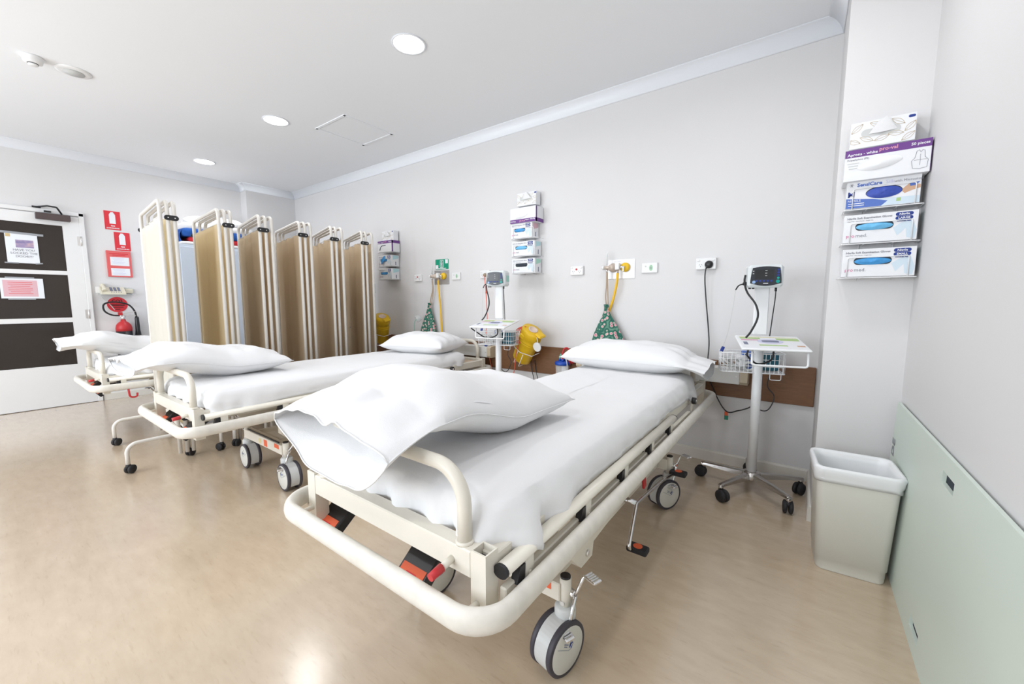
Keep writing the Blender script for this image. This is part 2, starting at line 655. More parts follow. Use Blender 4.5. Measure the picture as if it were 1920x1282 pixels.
def cornice(name, p0, p1, inward, m0=0, m1=0):
    """m0/m1: mitre (+1 = inside corner shortens with depth, -1 = outside corner lengthens)"""
    p0, p1, inw = Vector(p0), Vector(p1), Vector(inward)
    t = (p1 - p0).normalized()
    b = MB()
    vs = []
    for p, mm, sg in ((p0, m0, 1), (p1, m1, -1)):
        for d, z in COVE:
            vs.append(p + inw * d + t * (sg * mm * d) + Vector((0, 0, ZC + z)))
    n = len(COVE)
    b.add(vs, [(i, (i + 1) % n, n + (i + 1) % n, n + i) for i in range(n)], True)
    b.add(vs, [tuple(range(n)), tuple(range(n, 2 * n))])
    o = struct(b.build(name, TRIM))
    return o


cornice('trim_1', (LP_X, YB, 0), (PIER_X, YB, 0), (0, -1, 0), 1, 1)
cornice('trim_2', (PIER_X, YB, 0), (PIER_X, PIER_Y, 0), (-1, 0, 0), 1, -1)
cornice('trim_3', (XL, YR, 0), (XL, LP_Y, 0), (1, 0, 0), 1, 1)
cornice('trim_4', (LP_X, LP_Y, 0), (LP_X, YB, 0), (1, 0, 0), -1, 1)
cornice('trim_5', (XL, LP_Y, 0), (LP_X, LP_Y, 0), (0, -1, 0), 1, -1)
cornice('trim_6', (PIER_X, PIER_Y, 0), (XR, PIER_Y, 0), (0, -1, 0), -1, 1)
cornice('trim_7', (XR, YR, 0), (XR, PIER_Y, 0), (-1, 0, 0), 1, 1)
cornice('trim_8', (XL, YR, 0), (XR, YR, 0), (0, 1, 0), 1, 1)


def skirting(name, p0, p1, inw):
    p0, p1, inw = Vector(p0), Vector(p1), Vector(inw)
    prof = [(0, 0), (.014, 0), (.014, .068), (.009, .078), (0, .080)]
    vs = [p + inw * d + Vector((0, 0, z)) for p in (p0, p1) for d, z in prof]
    n = len(prof)
    b = MB().add(vs, [(i, (i + 1) % n, n + (i + 1) % n, n + i) for i in range(n)] + [tuple(range(n)), tuple(range(n, 2 * n))])
    return struct(b.build(name, SKIRT))


skirting('baseboard_far', (LP_X, YB, 0), (PIER_X, YB, 0), (0, -1, 0))
skirting('baseboard_pier_side', (PIER_X, YB, 0), (PIER_X, PIER_Y - .014, 0), (-1, 0, 0))
skirting('baseboard_pier_front', (PIER_X, PIER_Y, 0), (XR, PIER_Y, 0), (0, -1, 0))
skirting('baseboard_left', (XL, 0.875, 0), (XL, LP_Y, 0), (1, 0, 0))
skirting('baseboard_left_pier', (LP_X, LP_Y, 0), (LP_X, YB, 0), (1, 0, 0))
skirting('baseboard_left_near', (XL, YR, 0), (XL, -0.13, 0), (1, 0, 0))
skirting('baseboard_right', (XR, YR, 0), (XR, PIER_Y, 0), (-1, 0, 0))
skirting('baseboard_rear', (XL, YR, 0), (XR, YR, 0), (0, 1, 0))

# brown bed-head rail along the far wall
rail = MB()
rail.box(((-4.9 + .084) / 2, YB - .010, .612), (.084 + 4.9, .020, .248), bev=.003)
struct(rail.build('trim_9', WOOD))['label'] = 'brown laminate protection board along the far wall'

# ceiling access hatch
h = MB()
hx, hy, hw, hd = -3.55, 2.33, .46, .49
for dx in (-1, 1):
    h.box((hx + dx * hw / 2, hy, ZC - .003), (.022, hd + .02, .006))
for dy in (-1, 1):
    h.box((hx, hy + dy * hd / 2, ZC - .003), (hw + .02, .022, .006))
h.box((hx, hy, ZC - .001), (hw - .04, hd - .04, .003))
hatch = struct(h.build('trim_10', CEIL))
hatch['label'] = 'square white access hatch in the ceiling'


# ------------------------------------------------------------------ door
door = bpy.data.objects.new('door_1', None)
COL.objects.link(door)
door.location = (XL, 0, 0)
struct(door)
door['label'] = 'white door with three dark glass panes in the left wall'
dy0, dy1 = -0.085, 0.822           # leaf
fr = MB()
for y in (dy0 - .025, dy1 + .022):
    fr.box((.012, y, 1.05), (.036, .042, 2.10), bev=.004)
fr.box((.012, (dy0 + dy1) / 2, 2.085), (.036, dy1 - dy0 + .09, .042), bev=.004)
fr.build('door_frame', DOORP, door)
lf = MB()
X0, TX = .008, .036
st = .125                          # right stile
panes = [(1.467, 1.945), (.965, 1.425), (.450, .915)]
ya, yb2 = dy0 + .10, dy1 - st
lf.box((X0, (dy0 + ya) / 2, 1.03), (TX, ya - dy0, 2.05))
lf.box((X0, (yb2 + dy1) / 2, 1.03), (TX, dy1 - yb2, 2.05))
zz = [.006, .450, .915, .965, 1.425, 1.467, 1.945, 2.055]
for a, c in ((zz[0], zz[1]), (zz[2], zz[3]), (zz[4], zz[5]), (zz[6], zz[7])):
    lf.box((X0, (ya + yb2) / 2, (a + c) / 2), (TX, yb2 - ya, c - a))
leaf = lf.build('door_leaf', DOORP, door)
for a, c in panes:
    MB().box((X0 - .002, (ya + yb2) / 2, (a + c) / 2), (.012, yb2 - ya, c - a)).build('pane', DARKGLASS, leaf)
for z in (1.80, 1.0, .25):
    hb = MB().cyl((.032, dy1 + .003, z - .05), (.032, dy1 + .003, z + .05), .006, n=10)
    hb.box((.027, dy1 - .012, z), (.003, .028, .098)).build('hinge', STEEL, door)
cb = MB().box((.060, .635, 2.022), (.06, .245, .062), bev=.004)
cl = cb.build('door_closer', BRONZE, door, label='dark bronze door closer')
ca = MB()
ca.box((.060, .60, 2.075), (.02, .05, .016))
ca.tube(fillet([(.065, .70, 2.06), (.085, .665, 2.125), (.08, .60, 2.13), (.03, .53, 2.115)], .015), .008, n=6)
ca.box((.02, .53, 2.115), (.03, .06, .016))
ca.build('closer_arm', BLACK, cl)


def on_left(name, label, cat, y, z, x=XL, group=None):
    return thing(name, label, cat, (x, y, z), R(90), group)


# poster: HAVE YOU LOCKED THE DOOR???
p = on_left('poster', 'white poster asking about the locked door, taped on the upper door pane', 'poster', .405, 1.681, XL + .0175)
MB().box((0, -.0008, 0), (.212, .0016, .300)).build('paper', PAPER, p)
MB().box((.018, -.002, .045), (.118, .001, .078)).build('sunset_picture', SUNSET, p)
MB().box((-.085, -.002, .125), (.03, .001, .03)).build('crest', GOLD, p)
for i, t in enumerate(('HAVE YOU', 'LOCKED THE', 'DOOR???')):
    text(t, .031, GREYTXT, p, (.008, -.003, -.028 - .032 * i), align='CENTER', wide=.95)
for dx, dz, w, hh, an in ((0, .150, .30, .022, 2), (-.08, -.150, .09, .012, 0), (.10, -.148, .05, .012, -8)):
    MB().box((dx, -.0026, dz), (w, .0008, hh), rot=Matrix.Rotation(R(an), 3, 'Y')).build('tape_strip', TAPE, p)
p = on_left('notice_sheet', 'pink notice on a white sheet taped on the middle door pane', 'notice', .373, 1.274, XL + .0175)
MB().box((0, -.0008, 0), (.285, .0016, .205)).build('paper', PAPER, p)
MB().box((-.012, -.002, 0), (.225, .001, .165)).build('pink_panel', PINKP, p)
for i in range(7):
    MB().box((-.012, -.0028, .06 - .019 * i), (.16 - .03 * (i % 3 == 2), .0006, .0045)).build('text_line', REDSOFT, p)
for dz, w in ((.108, .19), (-.108, .18)):
    MB().box((-.01, -.0026, dz), (w, .0008, .014)).build('tape_strip', TAPE, p)

# fire signs
for (y, z, lab) in ((1.096, 2.068, 'red fire extinguisher sign, upper and left of the two'),
                    (1.163, 1.836, 'red fire extinguisher sign, lower of the two, above the red folder')):
    s = on_left('fire_sign', lab, 'sign', y, z, group='fire extinguisher signs')
    MB().box((0, -.0015, 0), (.134, .003, .21)).build('sign_plate', REDSIGN, s)
    pic = MB()
    pic.prism([(-.026, -.045), (.026, -.045), (.026, .055), (.018, .072), (.012, .078), (.012, .085), (-.012, .085), (-.012, .078), (-.018, .072), (-.026, .055)], (0, -.003, .008), (1, 0, 0), (0, 0, 1), (0, -1, 0), .0006)
    pic.build('extinguisher_symbol', PAPER, s)
    text('FIRE', .019, PAPER, s, (0, -.0034, -.068), align='CENTER', bold=.0006)
    text('EXTINGUISHER', .0165, PAPER, s, (0, -.0034, -.092), align='CENTER', bold=.0005, wide=.95)
# red folder
s = on_left('document_folder', 'red wall folder with two white label sheets, above the telephone', 'folder', 1.117, 1.573)
MB().box((0, -.010, 0), (.208, .020, .298), bev=.002).build('holder', REDSOFT, s)
text('', .01, PAPER, s, (0, 0, 0)) if False else None
for i in range(2):
    MB().box((0, -.0215, .118 - i * .018), (.16 - .05 * i, .001, .008)).build('heading_line', REDSIGN, s)
for dz, hh in ((.030, .098), (-.092, .085)):
    sh = MB().box((.004, -.021, dz), (.160, .0012, hh)).build('label_sheet', PAPER, s)
    for i in range(5):
        MB().box((-.01 + .004 * (i % 2), -.0219, dz + hh / 2 - .014 - i * .0145), (.11 - .02 * (i % 3), .0006, .004)).build('text_line', LILAC, sh)
# CO2 round sign
s = on_left('co2_sign', 'round red CO2 sign above the fire extinguisher', 'sign', 1.067, 1.103)
MB().cyl((0, 0, 0), (0, -.003, 0), .088, n=40).build('sign_disc', REDSIGN, s)
text('CO2', .040, BLACK, s, (0, -.0034, .030), align='CENTER', bold=.001, wide=1.15)
for dz, w in ((.004, .13), (-.010, .12), (-.032, .10), (-.054, .04)):
    MB().box((0, -.0034, dz), (w, .0006, .007)).build('text_line', BLACK, s)

# telephone on a clear shelf
s = on_left('phone_shelf', 'small clear shelf below the red folder, holding the telephone', 'shelf', 1.06, 1.215)
sb = MB().box((0, -.062, .002), (.29, .125, .005))
sb.box((0, -.003, .045), (.29, .005, .09))
sb.build('shelf_panel', CLEAR, s)
s = on_left('telephone', 'cream push-button telephone on the clear wall shelf', 'telephone', 1.03, 1.2205, XL + .012)
tb = MB()
ang = math.atan2(.055, .10)
RT = Matrix.Rotation(ang, 3, 'X')
tb.prism([(0, 0), (-.115, 0), (-.115, .018), (-.012, .085), (0, .085)], (-.10, 0, 0), (0, 1, 0), (0, 0, 1), (1, 0, 0), .20)
tb.build('base', IVORY, s)
hs = MB()
hp = spline([(-.075, -.108, .040), (-.075, -.085, .068), (-.075, -.035, .098), (-.075, -.004, .100)], 5)
hs.tube(hp, [.022] * 4 + [.015] * (len(hp) - 8) + [.022] * 4, n=12)
hs.build('handset', IVORY, s)
for r in range(4):
    for c in range(3):
        t = r / 4
        yy, zz_ = -.03 - .067 * t, .0735 - .0435 * t
        MB().box((-.015 + .032 * c, yy - .003, zz_ + .003), (.022, .013, .006), bev=.001, rot=Matrix.Rotation(math.atan2(.067, .103), 3, 'X')).build('key', GREYB, s)
for c in range(5):
    MB().box((-.02 + .02 * c, -.106, .0262), (.008, .006, .004), rot=Matrix.Rotation(.57, 3, 'X')).build('key', BLACK if c == 4 else GREYB, s)
tube_c = MB().tube(spline([(-.085, -.10, .03), (-.10, -.07, -.03), (-.03, -.05, -.12), (0, -.045, -.18), (-.04, -.02, -.10), (-.09, -.005, -.03)], 6), .003, n=6)
tube_c.build('cord', GREYP, s)
s = on_left('phone_jack', 'white telephone wall plate left of the phone', 'wall plate', .945, 1.27)
MB().box((0, -.005, 0), (.10, .010, .075), bev=.003).build('plate', WHITEP, s)
s = on_left('yellowed_card', 'yellowed ivory card at the right end of the phone shelf', 'card', 1.175, 1.262, XL + .009)
MB().box((0, -.012, 0), (.075, .02, .055), bev=.006).build('card_body', IVORY, s)

# fire extinguisher
s = on_left('fire_extinguisher', 'red and black fire extinguisher with black hose on the left wall', 'fire extinguisher', 1.088, .33, XL + .085)
MB().lathe([(.0, 0), (.066, 0), (.072, .01), (.072, .465)], n=28).build('lower_body', BLACK, s)
MB().lathe([(.0722, .465), (.0722, .50), (.066, .535), (.045, .565), (.024, .58), (.022, .60), (0, .60)], n=28).build('upper_body', RED, s)
vb = MB().cyl((0, 0, .60), (0, 0, .64), .019, n=14)
vb.box((0, 0, .645), (.05, .03, .03), bev=.004)
vb.build('valve', STEEL, s)
lv = MB()
lv.box((.05, 0, .675), (.13, .018, .006), rot=Matrix.Rotation(R(-14), 3, 'Y'))
lv.box((.055, 0, .645), (.12, .018, .006))
lv.build('lever', STEEL, s)
MB().box((-.022, -.018, .668), (.04, .004, .034)).build('tag', RED, s)
hz_ = spline([(-.02, 0, .645), (-.09, 0, .655), (-.145, 0, .70), (-.15, 0, .77), (-.10, 0, .80), (-.02, 0, .80), (.06, 0, .77), (.105, 0, .70), (.120, 0, .62)], 8)
MB().tube(hz_, .009, n=8).build('hose', BLACK, s)
MB().lathe([(.016, 0), (.020, -.02), (.022, -.16), (.03, -.22), (0, -.22)], o=(.120, 0, .63), n=16).build('horn', BLACK, s)

# ------------------------------------------------------------------ ceiling fittings
for i, (x, y) in enumerate(DOWNLIGHTS):
    lab = ['recessed round downlight nearest the camera', 'middle one of the three recessed round downlights',
           'recessed round downlight nearest the door wall', 'recessed downlight over the aisle right of the nearest stretcher', 'downlight behind the camera by the right wall',
           'downlight behind the camera in the middle', 'downlight behind the camera by the left wall'][i]
    t = thing('downlight', lab, 'ceiling light', (x, y, ZC), 0, 'recessed downlights')
    MB().lathe([(.105, 0), (.108, -.004), (.098, -.006), (.092, -.003), (.092, 0)], n=40).build('trim_ring', TRIM, t)
    MB().cyl((0, 0, -.001), (0, 0, -.0035), .091, n=40).build('diffuser', EMIT, t)
    area('downlight_lamp', (x, y, ZC - .012), (0, 0, 0), .18, .18, DOWN_POWER, (.98, .98, 1.0), 'DISK', 165)
t = thing('smoke_detector', 'white ceiling smoke detector near the left wall', 'detector', (-4.22, .405, ZC))
MB().lathe([(.0, 0), (.055, 0), (.055, -.010), (.048, -.018), (.045, -.035), (.030, -.042), (0, -.042)], n=28).build('body', WHITEP, t)
MB().lathe([(.024, -.043), (.024, -.052), (.018, -.056), (0, -.056)], n=20).build('sensor_cap', WHITEP, t)
MB().lathe([(.025, -.0415), (.0262, -.0415), (.0262, -.045), (.025, -.045)], n=20).build('sensor_gap', BLACK, t)
t = thing('ceiling_speaker', 'flat round cream ceiling speaker beside the smoke detector', 'speaker', (-4.247, .594, ZC))
MB().lathe([(0, 0), (.092, 0), (.092, -.004), (.075, -.010), (0, -.012)], n=36).build('rim', WHITEP, t)
MB().lathe([(0, -.0125), (.055, -.0125), (.055, -.014), (0, -.014)], n=36).build('grille', GREYP, t)

# ------------------------------------------------------------------ stretchers
BED_W, BED_L = 0.87, 2.46


def ring_post(b, x, y, z0, z1, w, t=.004):
    b.box((x, y, (z0 + z1 - .03) / 2), (w, w, z1 - z0 - .03))
    o = w / 2
    i = o - t
    za, zb = z1 - .03, z1
    vs = []
    for r, z in ((o, za), (o, zb), (i, zb), (i, za)):
        vs += [(x - r, y - r, z), (x + r, y - r, z), (x + r, y + r, z), (x - r, y + r, z)]
    fs = []
    for k in range(3):
        for j in range(4):
            l = (j + 1) % 4
            fs.append((k * 4 + j, k * 4 + l, k * 4 + 4 + l, k * 4 + 4 + j))
    b.add(vs, fs)


_castor = {}


def castor(parent, loc, a, r=.083, brake=True, logo=True):
    """twin-wheel castor, axle along local x, swivel neck above; a = heading of the axle"""
    h = MB()
    cy = .035
    # white body between the tyres
    n = 28
    prof = []
    for k in range(n + 1):
        an = R(-35 + 250 * k / n)
        prof.append((cy + math.cos(an) * (r - .003), r + math.sin(an) * (r - .003)))
    prof += [(cy - .03, r - .05), (cy + .03, r - .05)]
    h.prism(prof, (-.024, 0, 0), (0, 1, 0), (0, 0, 1), (1, 0, 0), .048)
    h.lathe([(.030, r * 2 - .022), (.034, r * 2 - .012), (.034, r * 2 + .018), (.028, r * 2 + .026), (0, r * 2 + .026)], n=20)
    o = h.build('castor', GREYP, parent, loc=loc, rot=(0, 0, a))
    for sx in (-1, 1):
        t = MB().lathe([(.072, -.009), (r - .003, -.009), (r, -.006), (r, .006), (r - .003, .009), (.072, .009)], o=(sx * .034, cy, r), axis=(1, 0, 0), n=36)
        t.build('tyre', TYRE, o)
        d = MB().lathe([(0, -.008), (.0735, -.008), (.0735, .007), (.070, .0095), (.03, .011), (0, .0115)], o=(sx * .034, cy, r), axis=(sx, 0, 0), n=36)
        d.build('hub_disc', WHITEP if not logo else mat('hub_disc_cream', (.66, .65, .60), .4), o)
        if logo:
            x = sx * .0457
            lg = MB()
            P = [(x, cy + p_, r + q_) for p_, q_ in ((.022, .052), (-.012, .030), (-.022, .012), (-.012, .000), (0, .000), (.050, .030))]
            lg.tube(P, .0006, n=4)
            lg.build('logo_outline', GREYB, o)
            ay = Vector((0, -.84, -.54)) * 1
            text('K', .024, NAVY, o, (x, cy - .012, r + .010) if sx > 0 else (x, cy - .0, r + .010), ax=(0, sx * .84, sx * .54) if sx > 0 else (0, -.84, -.54), ay=(0, -.54, .84) if sx > 0 else (0, -.54, .84), name='logo', bold=.0005)
            b2 = MB()
            for k, (s0, w) in enumerate(((.003, .022), (-.003, .016))):
                c0 = Vector((x, cy + .012, r + .022)) + Vector((0, -.54, .84)) * s0
                b2.box(c0, (.0008, w, .003), rot=Matrix.Rotation(R(33), 3, 'X'))
            b2.build('logo_line', GREYB, o)
    return o


def brake_pedal(parent, u, v, a, zc=.26):
    b = MB()
    b.cyl((-.012, 0, 0), (.012, 0, 0), .012, n=12)
    b.tube(fillet([(.012, 0, 0), (.012, -.02, -.075), (.012, -.045, -.095)], .012), .006, n=6)
    b.tube(fillet([(.012, 0, 0), (.012, .035, .05), (.03, .045, .055)], .012), .006, n=6)
    for c in ((.028, -.052, -.095), (.040, .045, .055)):
        b.box(c, (.048, .034, .010), bev=.003)
        for k in range(5):
            b.box((c[0] - .018 + .009 * k, c[1], c[2] + .0055), (.003, .030, .003))
    return b.build('brake_pedal', CHROME, parent, loc=(u, v, zc), rot=(0, 0, a))


def stretcher(label, xc, y0, zb, wheel_a):
    """local: x across (0 centre), y from near bumper face, z up; zb = height of the bumper centre"""
    t = thing('hospital_stretcher', label, 'stretcher', (xc, y0, 0), 0, 'hospital stretchers')
    W, L = BED_W / 2, BED_L
    # bumper loop
    c = .018
    loop = fillet([(-W + c, c, zb), (W - c, c, zb), (W - c, L - c, zb), (-W + c, L - c, zb)], .085, 8, closed=True)
    MB().tube(loop, .0185, n=16, closed=True, r2=.029).build('bumper', SCUFF, t, label='scuffed cream bumper bar running round the bed')
    pu = .345
    ztop = zb + .103
    ends = (.103, L - .103)
    for v in ends:
        sgn = -1 if v < 1 else 1
        for s in (-1, 1):
            b = MB()
            ring_post(b, s * pu, v, zb - .055, ztop, .042)
            p = b.build('corner_post', CREAM, t)
            MB().box((s * pu, v, ztop - .026), (.033, .033, .006)).build('post_hollow', BLACK, p)
            st_ = MB().cyl((s * (pu - .004), v, zb - .012), (s * (pu - .004), (c + .012) if v < 1 else (L - c - .012), zb - .012), .0075, n=10)
            st_.cyl((s * pu, v + .0, zb - .03), (s * (W - c - .01), v, zb - .03), .007, n=10)
            st_.build('bumper_stay', CREAM, t)
        MB().box((0, v, ztop - .036), (2 * pu - .042, .042, .062), bev=.003).build('end_tube', CREAM, t)
        hu = .288
        hp_ = fillet([(-hu, v + .0, ztop - .01), (-hu, v, ztop + .162), (hu, v, ztop + .162), (hu, v, ztop - .01)], .095, 10)
        hb = MB().tube(hp_, .0165, n=16)
        for s in (-1, 1):
            hb.lathe([(.0175, 0), (.021, 0), (.021, .006), (.0175, .008)], o=(s * hu, v, ztop - .006), n=16)
        hb.build('push_handle', CREAM, t)
    for s in (-1, 1):
        MB().box((s * pu, L / 2, ztop - .042), (.036, L - .23, .056), bev=.003).build('side_tube', CREAM, t)
    # deck
    MB().box((0, L / 2, zb + .072), (.63, L - .28, .014), bev=.002).build('deck', DECK, t)
    for k in range(5):
        MB().box((0, .35 + k * .42, zb + .04), (.65, .04, .03)).build('deck_slat', CREAM, t)
    # folding side rails
    for s in (-1, 1):
        u = s * (W - .052)
        zr = zb + .062
        r_ = MB().tube([(u, .117, zr), (u, 1.49, zr)], .019, n=16, r2=.0155)
        rr = r_.build('side_rail', CREAM, t)
        for v, d in ((.117, -1), (1.49, 1)):
            MB().tube([(u, v, zr), (u, v + d * .008, zr)], .0192, n=16, r2=.0157).build('end_cap', BLACK, rr)
        ch = MB().box((u - s * .002, .98, zb + .002), (.018, 1.72, .034), bev=.003)
        chn = ch.build('rail_channel', CREAM, t)
        for v in (.18, .49, .80, 1.105, 1.395):
            br = MB().box((u + s * .012, v + .022, zb + .030), (.006, .034, .056), bev=.001)
            br.cyl((u + s * .014, v + .022, zb + .016), (u + s * .018, v + .022, zb + .016), .005, n=8)
            bk = br.build('rail_bracket', CREAM, t)
            MB().prism([(0, -.020), (.030, -.022), (.034, .014), (.012, .014)], (u - s * .004, v - .028, zb + .032), (0, 1, 0), (0, 0, 1), (s, 0, 0), .018).build('rubber_stop', BLACK, bk)
        kb = MB().cyl((u, 1.90, zb + .066), (u + s * .022, 1.90, zb + .066), .019, n=20)
        ko = kb.build('release_knob', BLACK, t)
        MB().cyl((u + s * .0215, 1.90, zb + .066), (u + s * .024, 1.90, zb + .066), .008, n=14).build('knob_screw', STEEL, ko)
        MB().box((u, 1.91, zb + .03), (.012, .035, .05), bev=.002).build('knob_bracket', CREAM, t)
    # release paddles under the near end tube, black with an orange label
    for v, d in ((.115, -1), (L - .115, 1)):
        for u in (-.30, .10):
            rot = Matrix.Rotation(R(-38 * d), 3, 'X')
            c0 = Vector((u, v - d * .030, zb - .048))
            pd = MB().box(c0, (.105, .155, .034), bev=.004, rot=rot).build('release_paddle', BLACK, t)
            lb = MB().box(c0 + rot @ Vector((0, d * .046, .0176)), (.086, .050, .0012), rot=rot)
            lb.build('orange_label', ORANGE, pd)
            for k in range(2):
                MB().box(c0 + rot @ Vector((0, d * (.040 + .014 * k), .0184)), (.036 - .012 * k, .004, .0006), rot=rot).build('label_text', REDSIGN, pd)
    # locking plunger with red grip
    for u, v, d in ((.268, .085, -1), (-.268, L - .085, 1)):
        pl = MB().cyl((u, v, zb + .062), (u, v + d * .035, zb + .058), .0085, n=12).build('plunger', CREAM, t)
        MB().cyl((u, v + d * .035, zb + .058), (u, v + d * .068, zb + .054), .0105, .0090, n=12).build('red_grip', RED, pl)
    # ---- base
    vn, vf = .535, 1.745
    bx = .03
    for v, d in ((vn, -1), (vf, 1)):
        cb_ = MB().box((bx, v, .238), (.55, .05, .060), bev=.003).build('cross_beam', CREAM, t)
        MB().box((bx + .06, v + d * .0258, .238), (.045, .001, .042)).build('orange_label', ORANGE, cb_)
        MB().cyl((bx - .02, v + d * .0255, .238), (bx - .02, v + d * .0262, .238), .018, n=20).build('round_sticker', mat('pale_yellow_label', (.75, .66, .35), .5), cb_)
        MB().box((bx + .215, v + d * .0258, .252), (.06, .001, .026)).build('orange_label', ORANGE, cb_)
        MB().tube([(bx - .24, v + d * .012, .2715), (bx + .22, v + d * .012, .2715)], .004, n=6).build('brake_rod', BLACK, t)
        for s in (-1, 1):
            cx_ = bx + s * .283
            co = MB().cyl((cx_, v, .185), (cx_, v, .283), .0185, n=18).build('castor_column', CREAM, t)
            MB().cyl((cx_, v, .283), (cx_, v, .288), .0165, n=18).build('column_cap', BLACK, co)
            MB().cyl((cx_, v + d * .017, .205), (cx_, v + d * .022, .205), .007, n=10).build('column_bolt', STEEL, co)
            castor(t, (cx_, v, 0), wheel_a[(0 if v == vn else 1)], logo=True)
            brake_pedal(t, cx_ + s * .024, v + .004, R(-20) if s > 0 else R(200), .235)
    sp = MB().box((bx, (vn + vf) / 2, .235), (.20, vf - vn - .05, .05), bev=.006)
    for s in (-1, 1):
        sp.box((bx + s * .21, (vn + vf) / 2, .235), (.03, vf - vn - .05, .04), bev=.003)
    sp.build('chassis', CREAM, t)
    for v in (.78, 1.38):
        cl_ = MB().lathe([(.07, .26), (.07, .30), (.052, .31), (.052, .37), (.040, .375), (.040, zb + .02)], o=(bx, v, 0), n=24)
        cl_.build('lift_column', CREAM, t)
    # lift arm boxes seen below the side tube
    for s in (-1, 1):
        lb = MB().prism([(.50, zb - .14), (.58, zb - .215), (.66, zb - .215), (.67, zb - .17), (.92, zb - .15), (.98, zb - .09), (.98, zb + .0), (.50, zb + .0)], (s * .325 - .02, 0, 0), (0, 1, 0), (0, 0, 1), (1, 0, 0), .04)
        lo = lb.build('lift_arm_box', CREAM, t)
        MB().cyl((s * .345, .62, zb - .185), (s * .352, .62, zb - .185), .010, n=12).build('pivot_bolt', STEEL, lo)
        rd = MB().tube([(bx + s * .21, .80, .26), (s * .27, 1.25, zb - .03)], .008, n=8).build('gas_strut', BLACK, t)
        # rocker pedal
        x = s
        pb = MB().tube(fillet([(x * .345, 1.05, .115), (x * .345, 1.02, .14), (x * .315, 1.19, .245), (x * .33, 1.55, .225), (x * .345, 1.70, .205)], .02), .0085, n=10)
        pb.cyl((x * .22, 1.19, .255), (x * .315, 1.19, .245), .013, n=10)
        po = pb.build('pedal_bar', CHROME, t)
        for v, z in ((1.075, .110), (1.73, .205)):
            pp = MB().box((x * .365, v, z), (.085, .052, .024), bev=.005).build('foot_pad', RUBBER, po)
            MB().cyl((x * .365, v, z + .012), (x * .365, v, z + .0132), .019, n=18).build('orange_disc', ORANGE, po)
        rl = MB().box((x * .31, 1.30, .325), (.012, .03, .11), bev=.003, rot=Matrix.Rotation(R(14), 3, 'X'))
        rl.build('red_lever', RED, t)
    return t


